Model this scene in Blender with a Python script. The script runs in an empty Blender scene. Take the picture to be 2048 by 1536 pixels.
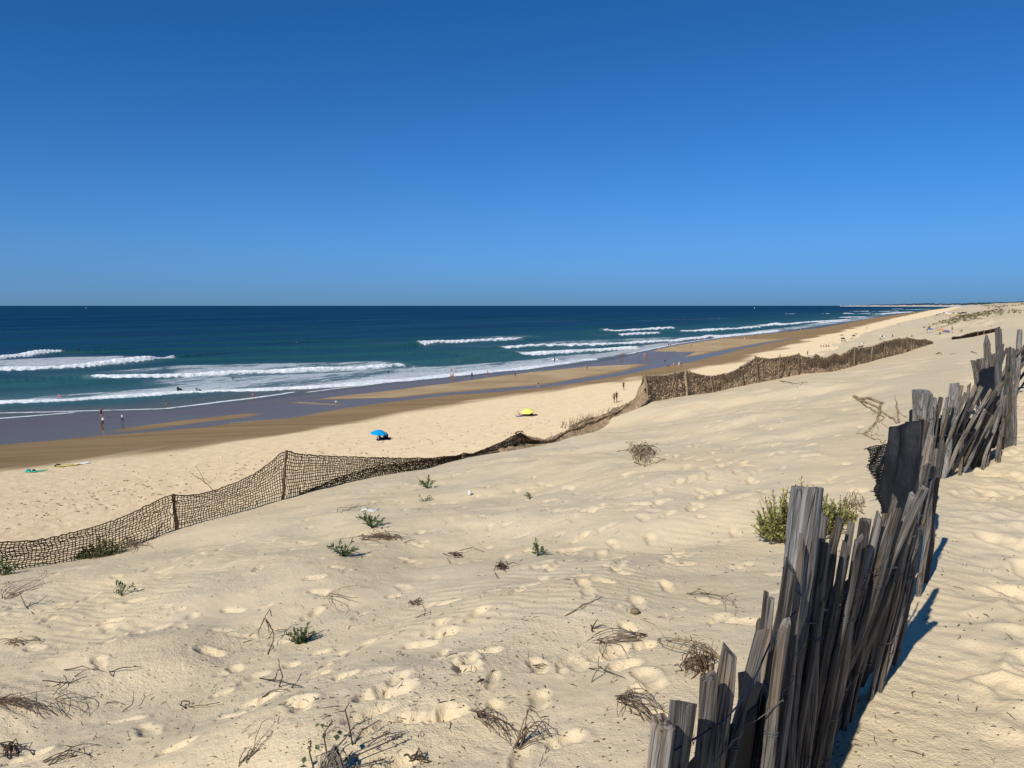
import bpy, bmesh, math, random
import numpy as np
from mathutils import Vector, Matrix, Quaternion

R = math.radians
random.seed(11)
rng = np.random.default_rng(11)
scene = bpy.context.scene
COL = scene.collection

# ------------------------------------------------------------------ camera
F = 1540.0                      # focal length in pixels of the 2048 x 1536 photograph
PITCH = R(5.82)
CZ = 18.0                       # eye height above the sea
cam_data = bpy.data.cameras.new('camera')
cam_data.sensor_width = 36.0
cam_data.lens = 36.0 * F / 2048.0
cam_data.clip_start = 0.05
cam_data.clip_end = 200000.0
cam = bpy.data.objects.new('camera', cam_data)
COL.objects.link(cam)
cam.location = (0, 0, CZ)
cam.rotation_euler = (R(90) - PITCH, 0, 0)
scene.camera = cam

# ------------------------------------------------------------------ sky and sun
SUN_EL = R(38)
SUN_AZ = R(212.5)                 # measured clockwise from +Y: behind the camera, to the left
world = bpy.data.worlds.new('World')
scene.world = world
world.use_nodes = True
wn = world.node_tree
wn.nodes.clear()
w_out = wn.nodes.new('ShaderNodeOutputWorld')
w_bg = wn.nodes.new('ShaderNodeBackground')
w_sky = wn.nodes.new('ShaderNodeTexSky')
w_sky.sky_type = 'NISHITA'
w_sky.sun_disc = False
w_sky.sun_elevation = SUN_EL
w_sky.sun_rotation = SUN_AZ
w_sky.altitude = 0
w_sky.air_density = 0.6
w_sky.dust_density = 0.0
w_sky.ozone_density = 9.0
SKY_STRENGTH = 0.118
w_bg.inputs['Strength'].default_value = SKY_STRENGTH


def w_math(op, a, b=0.0):
    nd = wn.nodes.new('ShaderNodeMath')
    nd.operation = op
    for i_, v_ in ((0, a), (1, b)):
        if isinstance(v_, (int, float)):
            nd.inputs[i_].default_value = v_
        else:
            wn.links.new(v_, nd.inputs[i_])
    return nd.outputs[0]


# clear deep-blue sky whose lowest degrees fade into a grey-blue sea haze, the same all the way round
w_tc = wn.nodes.new('ShaderNodeTexCoord')
w_sep = wn.nodes.new('ShaderNodeSeparateXYZ')
wn.links.new(w_tc.outputs['Generated'], w_sep.inputs[0])
w_z = w_math('MAXIMUM', w_sep.outputs[2], 0.0)
w_z2 = w_math('SQRT', w_math('ADD', w_math('MULTIPLY', w_z, w_z), 0.006))
w_cmb = wn.nodes.new('ShaderNodeCombineXYZ')
wn.links.new(w_sep.outputs[0], w_cmb.inputs[0])
wn.links.new(w_sep.outputs[1], w_cmb.inputs[1])
wn.links.new(w_z2, w_cmb.inputs[2])
w_nrm = wn.nodes.new('ShaderNodeVectorMath')
w_nrm.operation = 'NORMALIZE'
wn.links.new(w_cmb.outputs[0], w_nrm.inputs[0])
wn.links.new(w_nrm.outputs[0], w_sky.inputs['Vector'])
w_hs = wn.nodes.new('ShaderNodeHueSaturation')
w_hs.inputs['Saturation'].default_value = 1.15
wn.links.new(w_sky.outputs[0], w_hs.inputs['Color'])
w_mix = wn.nodes.new('ShaderNodeMix')
w_mix.data_type = 'RGBA'
wn.links.new(w_math('MULTIPLY', w_math('EXPONENT', w_math('MULTIPLY', w_z, -14.0)), 0.95), w_mix.inputs[0])
wn.links.new(w_hs.outputs[0], w_mix.inputs[6])
w_mix.inputs[7].default_value = (0.128 / SKY_STRENGTH, 0.262 / SKY_STRENGTH, 0.425 / SKY_STRENGTH, 1.0)
wn.links.new(w_mix.outputs[2], w_bg.inputs[0])
wn.links.new(w_bg.outputs[0], w_out.inputs[0])

sun_data = bpy.data.lights.new('sun', 'SUN')
sun_data.energy = 4.8
sun_data.angle = R(0.53)
sun_data.color = (1.0, 0.95, 0.87)
sun = bpy.data.objects.new('sun', sun_data)
COL.objects.link(sun)
sdir = Vector((math.sin(SUN_AZ) * math.cos(SUN_EL), math.cos(SUN_AZ) * math.cos(SUN_EL), math.sin(SUN_EL)))
sun.rotation_euler = sdir.to_track_quat('Z', 'Y').to_euler()
sun.location = (0, 0, 60)

scene.view_settings.view_transform = 'Standard'
scene.view_settings.look = 'None'
scene.view_settings.gamma = 1.0
scene.view_settings.exposure = 0.0
scene.view_settings.use_curve_mapping = False
scene.cycles.max_bounces = 6
scene.cycles.transparent_max_bounces = 8
scene.cycles.use_denoising = True

# ------------------------------------------------------------------ geometry helpers
CP, SP = math.cos(PITCH), math.sin(PITCH)


def ray(u, v):
    a = (u - 1024.0) / F
    b = (v - 768.0) / F
    return np.array([a, CP - b * SP, -SP - b * CP])


def at(u, v, Y):
    """the point at forward distance Y whose picture position was measured as (u, v)"""
    d = ray(u, v)
    return Vector((d[0] / d[1] * Y, Y, CZ + d[2] / d[1] * Y))


def onz(u, v, z):
    d = ray(u, v)
    t = (z - CZ) / d[2]
    return Vector((d[0] * t, d[1] * t, z))


def vproj(Y, z):
    e = math.atan2(CZ - z, Y)
    return 768 + F * math.tan(e - PITCH)


def xproj(u, Y, z):
    depth = Y * CP + (CZ - z) * SP
    return (u - 1024.0) / F * depth


# shore coordinates: s runs along the coast, q towards the sea
SA = R(30)
TX, TY = math.sin(SA), math.cos(SA)
NX, NY = -math.cos(SA), math.sin(SA)


def sq(x, y):
    return x * TX + y * TY, x * NX + y * NY


def xy(s, q):
    return s * TX + q * NX, s * TY + q * NY


def smooth(t):
    t = np.clip(t, 0, 1)
    return t * t * (3 - 2 * t)


_PERM = np.random.default_rng(3).random((256, 256)).astype(np.float64)


def vnoise(x, y):
    xi = np.floor(x).astype(np.int64)
    yi = np.floor(y).astype(np.int64)
    fx = x - xi
    fy = y - yi
    fx = fx * fx * fx * (fx * (fx * 6 - 15) + 10)
    fy = fy * fy * fy * (fy * (fy * 6 - 15) + 10)
    a = _PERM[xi & 255, yi & 255]
    b = _PERM[(xi + 1) & 255, yi & 255]
    c = _PERM[xi & 255, (yi + 1) & 255]
    d = _PERM[(xi + 1) & 255, (yi + 1) & 255]
    return (a * (1 - fx) + b * fx) * (1 - fy) + (c * (1 - fx) + d * fx) * fy - 0.5


def fbm(x, y, octaves=4, gain=0.5):
    r = 0.0
    amp = 1.0
    for k in range(octaves):
        r = r + amp * vnoise(x + 17.3 * k, y - 9.1 * k)
        c, s_ = 0.8, 0.6
        x, y = (x * c - y * s_) * 2.03, (x * s_ + y * c) * 2.03
        amp *= gain
    return r


class MB:
    """collects shapes of ONE part and links them as one mesh object"""

    def __init__(self):
        self.v = []
        self.f = []
        self.mi = []

    def add(self, verts, faces, m=0):
        o = len(self.v)
        self.v.extend([tuple(p) for p in verts])
        self.f.extend([tuple(i + o for i in f) for f in faces])
        self.mi.extend([m] * len(faces))

    def tube(self, pts, rad, sides=4, cap=True, m=0, flat=1.0):
        pts = [Vector(p) for p in pts]
        n = len(pts)
        if not hasattr(rad, '__len__'):
            rad = [rad] * n
        vs = []
        fs = []
        ref = None
        for i in range(n):
            t = pts[min(i + 1, n - 1)] - pts[max(i - 1, 0)]
            if t.length < 1e-9:
                t = Vector((0, 0, 1))
            t.normalize()
            if ref is None:
                ref = Vector((0, 0, 1)) if abs(t.z) < 0.9 else Vector((1, 0, 0))
            a = t.cross(ref)
            if a.length < 1e-6:
                a = t.cross(Vector((0.3, 1, 0.2)))
            a.normalize()
            b = a.cross(t)
            ref = b
            for k in range(sides):
                w = 2 * math.pi * k / sides
                vs.append(pts[i] + a * (math.cos(w) * rad[i]) + b * (math.sin(w) * rad[i] * flat))
        for i in range(n - 1):
            for k in range(sides):
                k2 = (k + 1) % sides
                fs.append((i * sides + k, i * sides + k2, (i + 1) * sides + k2, (i + 1) * sides + k))
        if cap:
            fs.append(tuple(range(sides - 1, -1, -1)))
            fs.append(tuple((n - 1) * sides + k for k in range(sides)))
        self.add(vs, fs, m)

    def quad(self, a, b, c, d, m=0):
        self.add([a, b, c, d], [(0, 1, 2, 3)], m)

    def grid(self, P, m=0):
        """P: rows of points"""
        h = len(P)
        w = len(P[0])
        vs = [p for row in P for p in row]
        fs = []
        for i in range(h - 1):
            for j in range(w - 1):
                fs.append((i * w + j, i * w + j + 1, (i + 1) * w + j + 1, (i + 1) * w + j))
        self.add(vs, fs, m)

    def build(self, name, mats, parent=None, smooth_shade=True):
        me = bpy.data.meshes.new(name)
        off = Vector(parent['_base']) if parent is not None else Vector((0, 0, 0))
        me.from_pydata([(p[0] - off.x, p[1] - off.y, p[2] - off.z) for p in self.v], [], self.f)
        if not isinstance(mats, (list, tuple)):
            mats = [mats]
        for m in mats:
            me.materials.append(m)
        if len(mats) > 1:
            me.polygons.foreach_set('material_index', self.mi)
        if smooth_shade:
            me.polygons.foreach_set('use_smooth', [True] * len(me.polygons))
        me.update()
        o = bpy.data.objects.new(name, me)
        COL.objects.link(o)
        if parent is not None:
            o.parent = parent
            o['_base'] = tuple(off)
        else:
            o['_base'] = (0.0, 0.0, 0.0)
        return o


def thing(name, label, cat, loc, group=None):
    o = bpy.data.objects.new(name, None)
    o.empty_display_size = 0.2
    COL.objects.link(o)
    o.location = loc
    o['_base'] = tuple(loc)
    tag(o, label, cat, group)
    return o


def tag(o, label=None, cat=None, group=None, kind=None):
    if label:
        o['label'] = label
    if cat:
        o['category'] = cat
    if group:
        o['group'] = group
    if kind:
        o['kind'] = kind
    return o


def np_mesh(name, V, Fq, mat, attrs=None, smooth_shade=True):
    """a large numpy mesh: V (n,3), Fq (m,4)"""
    used = np.zeros(len(V), bool)
    used[Fq.ravel()] = True
    idx = np.cumsum(used) - 1
    V = V[used]
    Fq = idx[Fq]
    me = bpy.data.meshes.new(name)
    me.vertices.add(len(V))
    me.vertices.foreach_set('co', V.astype(np.float32).ravel())
    me.loops.add(Fq.size)
    me.loops.foreach_set('vertex_index', Fq.astype(np.int32).ravel())
    me.polygons.add(len(Fq))
    me.polygons.foreach_set('loop_start', (np.arange(len(Fq)) * 4).astype(np.int32))
    if smooth_shade:
        me.polygons.foreach_set('use_smooth', np.ones(len(Fq), bool))
    me.materials.append(mat)
    for k, a in (attrs or {}).items():
        at_ = me.attributes.new(k, 'FLOAT', 'POINT')
        at_.data.foreach_set('value', a[used].astype(np.float32))
    me.update(calc_edges=True)
    o = bpy.data.objects.new(name, me)
    COL.objects.link(o)
    o['_base'] = (0.0, 0.0, 0.0)
    return o


def grid_faces(h, w):
    i = np.arange(h - 1)[:, None] * w + np.arange(w - 1)[None, :]
    return np.stack([i, i + 1, i + w + 1, i + w], -1).reshape(-1, 4)


# ------------------------------------------------------------------ materials
class NT:
    def __init__(self, name):
        self.mat = bpy.data.materials.new(name)
        self.mat.use_nodes = True
        self.nt = self.mat.node_tree
        self.nt.nodes.clear()
        self.out = self.nt.nodes.new('ShaderNodeOutputMaterial')

    def n(self, typ, ins=None, **props):
        nd = self.nt.nodes.new(typ)
        for k, v in props.items():
            setattr(nd, k, v)
        for k, v in (ins or {}).items():
            self.set(nd, k, v)
        return nd

    def set(self, nd, k, v):
        sock = nd.inputs[k]
        if isinstance(v, bpy.types.NodeSocket):
            self.nt.links.new(v, sock)
        elif isinstance(v, bpy.types.Node):
            self.nt.links.new(v.outputs[0], sock)
        else:
            if isinstance(v, (tuple, list)) and len(v) == 3 and sock.type == 'RGBA':
                v = (*v, 1.0)
            sock.default_value = v

    def mix(self, fac, a, b, blend='MIX'):
        nd = self.nt.nodes.new('ShaderNodeMix')
        nd.data_type = 'RGBA'
        nd.blend_type = blend
        self.set(nd, 0, fac)
        self.set(nd, 6, a)
        self.set(nd, 7, b)
        return nd.outputs[2]

    def math(self, op, a, b=0.0, c=None, clamp=False):
        nd = self.nt.nodes.new('ShaderNodeMath')
        nd.operation = op
        nd.use_clamp = clamp
        self.set(nd, 0, a)
        self.set(nd, 1, b)
        if c is not None:
            self.set(nd, 2, c)
        return nd.outputs[0]

    def ramp(self, fac, lo, hi, a=0.0, b=1.0):
        nd = self.nt.nodes.new('ShaderNodeMapRange')
        nd.interpolation_type = 'SMOOTHSTEP'
        self.set(nd, 'Value', fac)
        self.set(nd, 'From Min', lo)
        self.set(nd, 'From Max', hi)
        self.set(nd, 'To Min', a)
        self.set(nd, 'To Max', b)
        return nd.outputs[0]

    def noise(self, vec, scale, detail=3.0, rough=0.5, dist=0.0):
        nd = self.n('ShaderNodeTexNoise', {'Scale': scale, 'Detail': detail, 'Roughness': rough, 'Distortion': dist})
        self.set(nd, 'Vector', vec)
        return nd.outputs[0]

    def pos(self):
        return self.n('ShaderNodeNewGeometry').outputs['Position']

    def mapping(self, vec, scale=(1, 1, 1), rot=(0, 0, 0), loc=(0, 0, 0)):
        nd = self.n('ShaderNodeMapping', {'Scale': scale, 'Rotation': rot, 'Location': loc})
        self.set(nd, 'Vector', vec)
        return nd.outputs[0]

    def attr(self, name):
        nd = self.nt.nodes.new('ShaderNodeAttribute')
        nd.attribute_name = name
        return nd.outputs['Fac']

    def rnd(self):
        return self.n('ShaderNodeObjectInfo').outputs['Random']

    def bump(self, height, strength=0.5, dist=0.01, normal=None):
        nd = self.n('ShaderNodeBump', {'Strength': strength, 'Distance': dist})
        self.set(nd, 'Height', height)
        if normal is not None:
            self.set(nd, 'Normal', normal)
        return nd.outputs[0]

    def bsdf(self, color, rough=0.8, spec=0.3, normal=None, **kw):
        nd = self.nt.nodes.new('ShaderNodeBsdfPrincipled')
        self.set(nd, 'Base Color', color)
        self.set(nd, 'Roughness', rough)
        self.set(nd, 'Specular IOR Level', spec)
        if normal is not None:
            self.set(nd, 'Normal', normal)
        for k, v in kw.items():
            self.set(nd, k.replace('_', ' '), v)
        self.nt.links.new(nd.outputs[0], self.out.inputs[0])
        return nd


def plain(name, col, rough=0.7, spec=0.3, var=0.25, scale=20.0, bump=0.0, trans=0.0):
    """one colour with fine procedural variation and a per-object shift"""
    t = NT(name)
    tc = t.n('ShaderNodeTexCoord').outputs['Object']
    nz = t.noise(tc, scale, 4.0, 0.6)
    dark = tuple(c * (1 - var) for c in col)
    lite = tuple(min(1, c * (1 + var)) for c in col)
    c = t.mix(t.ramp(nz, 0.3, 0.7), dark, lite)
    nrm = t.bump(nz, bump, 0.01) if bump else None
    nd = t.bsdf(c, rough, spec, nrm)
    return t.mat


M = {}
# dune sand: pale warm grains, greyer where the wind sorted it
t = NT('dune_sand')
p = t.pos()
big = t.noise(t.mapping(p, (1, 1, 0.3)), 0.42, 4.0, 0.6, 0.4)
mid = t.noise(p, 2.3, 3.0, 0.6)
fine = t.noise(p, 95.0, 2.0, 0.6)
vfine = t.noise(p, 420.0, 1.0, 0.5)
c = t.mix(t.ramp(big, 0.36, 0.66), (0.68, 0.55, 0.34), (0.62, 0.52, 0.355))
c = t.mix(t.ramp(mid, 0.35, 0.7, 0.0, 0.5), c, (0.70, 0.57, 0.355))
c = t.mix(t.ramp(fine, 0.54, 0.76, 0.0, 0.55), c, (0.33, 0.26, 0.17))
c = t.mix(t.ramp(vfine, 0.3, 0.7, 0.0, 0.30), c, (0.73, 0.605, 0.40))
veg = t.attr('veg')
c = t.mix(t.math('MULTIPLY', veg, t.ramp(t.noise(p, 0.30, 4.0, 0.7), 0.50, 0.64)), c, (0.13, 0.115, 0.05))
patchy = t.noise(p, 0.7, 3.0, 0.6)
pit = t.noise(p, 34.0, 3.0, 0.65)
b = t.bump(pit, t.ramp(patchy, 0.38, 0.60, 0.18, 0.75), 0.018)
b = t.bump(fine, 0.7, 0.006, b)
t.bsdf(c, 0.95, 0.12, b)
M['dune'] = t.mat

# beach sand: dry / damp / mirrored by a film of water
t = NT('beach_sand')
p = t.pos()
wet = t.attr('wet')
film = t.attr('film')
n1 = t.noise(p, 0.9, 4.0, 0.65)
n2 = t.noise(p, 3.4, 3.0, 0.7)
n3 = t.noise(t.mapping(p, (1, 1, 1), (0, 0, R(-60))), 0.06, 3.0, 0.6)
dry = t.mix(t.ramp(n1, 0.3, 0.7), (0.59, 0.465, 0.288), (0.68, 0.545, 0.352))
dry = t.mix(t.ramp(n2, 0.58, 0.74, 0.0, 0.6), dry, (0.40, 0.30, 0.18))
streak = t.noise(t.mapping(p, (0.02, 0.35, 1), (0, 0, R(-60))), 1.0, 4.0, 0.6)
damp = t.mix(t.ramp(streak, 0.3, 0.7), (0.178, 0.120, 0.060), (0.245, 0.168, 0.087))
wn1 = t.math('ADD', wet, t.math('MULTIPLY', t.math('SUBTRACT', n3, 0.5), 0.35))
wetm = t.ramp(wn1, 0.22, 0.85)
c = t.mix(wetm, dry, damp)
fl = t.ramp(film, 0.15, 0.85)
c = t.mix(fl, c, (0.118, 0.083, 0.053))
bs = t.math('MULTIPLY', t.math('SUBTRACT', 1.0, wetm), 0.6)
b = t.bump(n2, bs, 0.14)
body = t.n('ShaderNodeBsdfDiffuse', {'Color': c, 'Normal': b, 'Roughness': 0.6})
gloss = t.n('ShaderNodeBsdfGlossy', {'Roughness': 0.07, 'Normal': b})
ms = t.n('ShaderNodeMixShader')
fre = t.n('ShaderNodeFresnel', {'IOR': 1.33}).outputs[0]
t.set(ms, 0, t.math('ADD', t.math('MULTIPLY', fl, t.math('MULTIPLY', fre, 0.45)), t.math('MULTIPLY', wetm, 0.02)))
t.set(ms, 1, body.outputs[0])
t.set(ms, 2, gloss.outputs[0])
t.nt.links.new(ms.outputs[0], t.out.inputs[0])
M['beach'] = t.mat

# sea
t = NT('sea_water')
p = t.pos()
foam = t.attr('foam')
shal = t.attr('shallow')
face = t.attr('face')
rot = (0, 0, R(30))
ps = t.mapping(p, (1, 1, 1), rot)          # x across the coast, y along it
wind = t.noise(t.mapping(ps, (0.016, 0.0022, 1)), 1.0, 5.0, 0.65)
deep = t.mix(t.ramp(wind, 0.35, 0.65), (0.0018, 0.029, 0.080), (0.0050, 0.052, 0.112))  # lighter and darker blue streaks paint in swell shading the bump barely shows
c = t.mix(face, deep, (0.009, 0.078, 0.066))
c = t.mix(shal, c, (0.026, 0.105, 0.120))
sandy = t.attr('sandy')
c = t.mix(sandy, c, (0.115, 0.112, 0.095))
f1 = t.noise(t.mapping(ps, (0.55, 0.13, 0.6)), 1.0, 5.0, 0.64)
f2 = t.noise(t.mapping(ps, (2.6, 1.1, 2.6)), 1.0, 3.0, 0.6)
f0 = t.noise(t.mapping(ps, (0.22, 0.045, 0.2)), 1.0, 4.0, 0.6)
fn = t.math('ADD', t.math('ADD', t.math('MULTIPLY', f1, 0.50), t.math('MULTIPLY', f2, 0.22)), t.math('MULTIPLY', f0, 0.28))
fn = t.math('ADD', t.math('MULTIPLY', t.math('SUBTRACT', fn, 0.5), 2.3), 0.5)
thr = t.math('SUBTRACT', 0.98, t.math('MULTIPLY', foam, 1.05))
fm = t.ramp(t.math('SUBTRACT', fn, thr), -0.10, 0.13)
fm = t.math('MULTIPLY', fm, t.ramp(foam, 0.0, 0.12))
fm = t.math('MULTIPLY', fm, t.math('ADD', 0.50, t.math('MULTIPLY', t.attr('solid'), 0.50)))
lace = t.math('MULTIPLY', foam, 0.20)
fm = t.math('MAXIMUM', fm, lace)
w1 = t.noise(t.mapping(ps, (0.22, 0.07, 0.2)), 1.0, 4.0, 0.6)
w2 = t.noise(t.mapping(ps, (1.1, 0.5, 1.0)), 1.0, 3.0, 0.6)
b = t.bump(w1, 0.9, 0.9)
b = t.bump(w2, 0.6, 0.22, b)
b = t.bump(f2, t.math('MULTIPLY', fm, 0.6), 0.35, b)
body = t.n('ShaderNodeBsdfDiffuse', {'Color': c, 'Normal': b})
gloss = t.n('ShaderNodeBsdfGlossy', {'Roughness': 0.22, 'Normal': b})
lw = t.n('ShaderNodeLayerWeight', {'Blend': 0.25, 'Normal': b})
# choppy water turns its facets to the eye: its mirror share stays far below that of a flat sheet
kf = t.math('ADD', 0.025, t.math('MULTIPLY', lw.outputs['Facing'], t.math('ADD', 0.05, t.math('MULTIPLY', sandy, 0.16))))
water = t.n('ShaderNodeMixShader')
t.set(water, 0, kf)
t.set(water, 1, body.outputs[0])
t.set(water, 2, gloss.outputs[0])
f3 = t.noise(t.mapping(ps, (1.3, 0.55, 1.3)), 1.0, 4.0, 0.7)
fcol = t.mix(t.ramp(f3, 0.42, 0.68), (0.88, 0.89, 0.89), (0.46, 0.55, 0.60))  # blue-grey patches put the shading of the foam into its colour
white = t.n('ShaderNodeBsdfDiffuse', {'Color': fcol, 'Normal': b})
ms = t.n('ShaderNodeMixShader')
t.set(ms, 0, fm)
t.set(ms, 1, water.outputs[0])
t.set(ms, 2, white.outputs[0])
t.nt.links.new(ms.outputs[0], t.out.inputs[0])
M['sea'] = t.mat


def wood(name, dark, lite, warm, warmth=0.35):
    t = NT(name)
    tc = t.n('ShaderNodeTexCoord').outputs['Object']
    rn = t.rnd()
    off = t.n('ShaderNodeCombineXYZ', {'X': t.math('MULTIPLY', rn, 13.0), 'Y': t.math('MULTIPLY', rn, 7.0), 'Z': t.math('MULTIPLY', rn, 29.0)})
    v = t.n('ShaderNodeVectorMath', {0: tc, 1: off.outputs[0]}, operation='ADD').outputs[0]
    g1 = t.noise(t.mapping(v, (55, 55, 2.2)), 1.0, 5.0, 0.65, 0.6)
    g2 = t.noise(t.mapping(v, (170, 170, 5.0)), 1.0, 3.0, 0.6)
    blot = t.noise(t.mapping(v, (9, 9, 3.0)), 1.0, 4.0, 0.6)
    c = t.mix(t.ramp(g1, 0.30, 0.68), dark, lite)
    c = t.mix(t.math('MULTIPLY', t.ramp(blot, 0.45, 0.7), warmth), c, warm)
    c = t.mix(t.ramp(g2, 0.52, 0.70, 0.0, 0.6), c, tuple(x * 0.35 for x in dark))
    crack = t.noise(t.mapping(v, (38, 38, 0.9)), 1.0, 2.0, 0.5, 0.3)
    c = t.mix(t.ramp(t.math('ABSOLUTE', t.math('SUBTRACT', crack, 0.5)), 0.0, 0.03, 0.85, 0.0), c, (0.010, 0.008, 0.006))
    br = t.math('ADD', 0.50, t.math('MULTIPLY', rn, 0.85))
    c = t.mix(1.0, c, t.n('ShaderNodeCombineColor', {0: br, 1: br, 2: br}).outputs[0], 'MULTIPLY')
    b = t.bump(g1, 0.9, 0.008)
    b = t.bump(g2, 0.5, 0.0025, b)
    t.bsdf(c, 0.82, 0.18, b)
    return t.mat


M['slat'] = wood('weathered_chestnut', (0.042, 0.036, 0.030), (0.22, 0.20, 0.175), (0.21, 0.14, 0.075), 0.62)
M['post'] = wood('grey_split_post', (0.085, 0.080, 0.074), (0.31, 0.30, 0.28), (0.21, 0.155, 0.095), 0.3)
M['stake'] = wood('pale_stake', (0.17, 0.125, 0.075), (0.36, 0.285, 0.185), (0.42, 0.32, 0.19), 0.4)
M['brown_stake'] = wood('brown_stake', (0.085, 0.06, 0.038), (0.20, 0.145, 0.092), (0.17, 0.11, 0.06), 0.4)
M['rope'] = plain('brown_coir_rope', (0.088, 0.060, 0.037), 0.95, 0.05, 0.4, 9.0, 0.3)
M['coir'] = plain('dense_coir_net', (0.40, 0.295, 0.185), 0.95, 0.05, 0.35, 2.3, 0.3)
t = NT('burlap_backing')
tc = t.pos()
nz = t.noise(tc, 1.6, 4.0, 0.6)
c = t.mix(t.ramp(nz, 0.3, 0.7), (0.36, 0.265, 0.165), (0.52, 0.39, 0.25))
wv = t.noise(t.mapping(tc, (9, 9, 16)), 1.0, 2.0, 0.6)
dif = t.bsdf(c, 0.95, 0.05, t.bump(wv, 0.4, 0.03))
tr = t.nt.nodes.new('ShaderNodeBsdfTransparent')
mxs = t.nt.nodes.new('ShaderNodeMixShader')
t.set(mxs, 0, t.ramp(wv, 0.53, 0.60))
t.set(mxs, 1, dif.outputs[0])
t.set(mxs, 2, tr.outputs[0])
t.nt.links.new(mxs.outputs[0], t.out.inputs[0])
M['burlap'] = t.mat
M['coir_light'] = plain('bleached_coir', (0.25, 0.185, 0.115), 0.95, 0.05, 0.4, 6.0, 0.3)
M['wire'] = plain('fence_wire', (0.09, 0.088, 0.085), 0.5, 0.5, 0.3)
M['cord'] = plain('blue_cord', (0.012, 0.016, 0.04), 0.7, 0.2, 0.3)
M['twig'] = plain('dry_twig', (0.15, 0.105, 0.068), 0.9, 0.1, 0.45, 25.0)
M['straw'] = plain('straw_stalk', (0.27, 0.205, 0.125), 0.9, 0.1, 0.4, 25.0)
M['twig_dark'] = plain('dark_twig', (0.085, 0.060, 0.042), 0.9, 0.1, 0.4, 25.0)
M['leaf'] = plain('fleshy_green_leaf', (0.085, 0.125, 0.045), 0.6, 0.3, 0.4, 30.0)
M['leaf_dark'] = plain('dark_round_leaf', (0.065, 0.085, 0.028), 0.6, 0.3, 0.4, 30.0)
M['bush'] = plain('olive_bush_leaf', (0.29, 0.29, 0.085), 0.7, 0.2, 0.45, 12.0)
M['bush_dark'] = plain('dark_bush_leaf', (0.11, 0.115, 0.04), 0.7, 0.2, 0.45, 12.0)
M['grass'] = plain('dune_grass', (0.15, 0.135, 0.06), 0.9, 0.1, 0.4, 0.6)
M['wood_far'] = plain('hazy_pine_wood', (0.045, 0.065, 0.075), 0.95, 0.05, 0.3, 0.02)  # blue-grey distance haze is put into the pine colour
M['rag'] = plain('white_cloth', (0.62, 0.62, 0.61), 0.85, 0.1, 0.08)
M['pebble'] = plain('brown_pebble', (0.17, 0.13, 0.075), 0.8, 0.2, 0.3)

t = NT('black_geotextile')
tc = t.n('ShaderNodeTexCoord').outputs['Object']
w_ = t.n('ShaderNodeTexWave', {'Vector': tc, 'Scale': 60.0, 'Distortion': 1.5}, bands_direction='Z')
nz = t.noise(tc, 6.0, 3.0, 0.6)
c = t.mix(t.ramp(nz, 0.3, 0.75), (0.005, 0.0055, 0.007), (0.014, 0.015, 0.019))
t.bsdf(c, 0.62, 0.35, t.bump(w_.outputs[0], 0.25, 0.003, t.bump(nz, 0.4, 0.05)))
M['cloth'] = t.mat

# ================================================================== DUNE
# foot line of the rope net = crest of the dune (u, v, forward distance or None = on q 14.3)
CREST = [(-330, 1215, None), (-150, 1172, None), (0, 1142, None), (100, 1130, None), (200, 1113, None), (290, 1085, None), (350, 1058, None), (450, 1030, None),
         (565, 998, None), (650, 975, None), (750, 952, None), (850, 938, None), (930, 915, None), (1000, 905, None),
         (1060, 895, None), (1120, 882, None), (1180, 866, 33.5), (1235, 828, 34.8), (1290, 805, 36), (1370, 793, 39), (1440, 783, 42), (1510, 766, 45),
         (1560, 757, 47), (1605, 748, 49), (1640, 750, 51), (1700, 735, 56), (1767, 716, 66), (1810, 705, 74), (1860, 689, 86), (1900, 680, 100),
         (1945, 674, 120), (1990, 664, 150), (2003, 658, 190)]
cs, cq, cz = [], [], []
for (u, v, Y) in CREST:
    d = ray(u, v)
    if Y is None:
        t_ = 14.3 / (d[0] * NX + d[1] * NY)
        P = Vector((d[0] * t_, d[1] * t_, CZ + d[2] * t_))
    else:
        P = at(u, v, Y)
    s_, q_ = sq(P.x, P.y)
    cs.append(s_)
    cq.append(q_)
    cz.append(P.z)
cs += [260, 420, 700, 1200, 2500, 6000]
cq += [-14, -16, -20, -26, -30, -40]
cz += [14.6, 16.5, 18, 17, 15, 13]
cs = np.array(cs)
cq = np.array(cq)
cz = np.array(cz)
order = np.argsort(cs)
cs, cq, cz = cs[order], cq[order], cz[order]
tab_s = np.concatenate([np.arange(-40, 220, 0.25), np.geomspace(220, 6000, 400)])


def _sm(vals, n):
    k = np.hanning(n + 2)[1:-1]
    k /= k.sum()
    pad = np.pad(vals, n // 2, mode='edge')
    return np.convolve(pad, k, 'valid')[:len(vals)]


tab_q = _sm(np.interp(tab_s, cs, cq), 9)
tab_z = _sm(np.interp(tab_s, cs, cz), 7)


def crest_q(s):
    return np.interp(s, tab_s, tab_q)


def crest_z(s):
    return np.interp(s, tab_s, tab_z)


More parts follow.
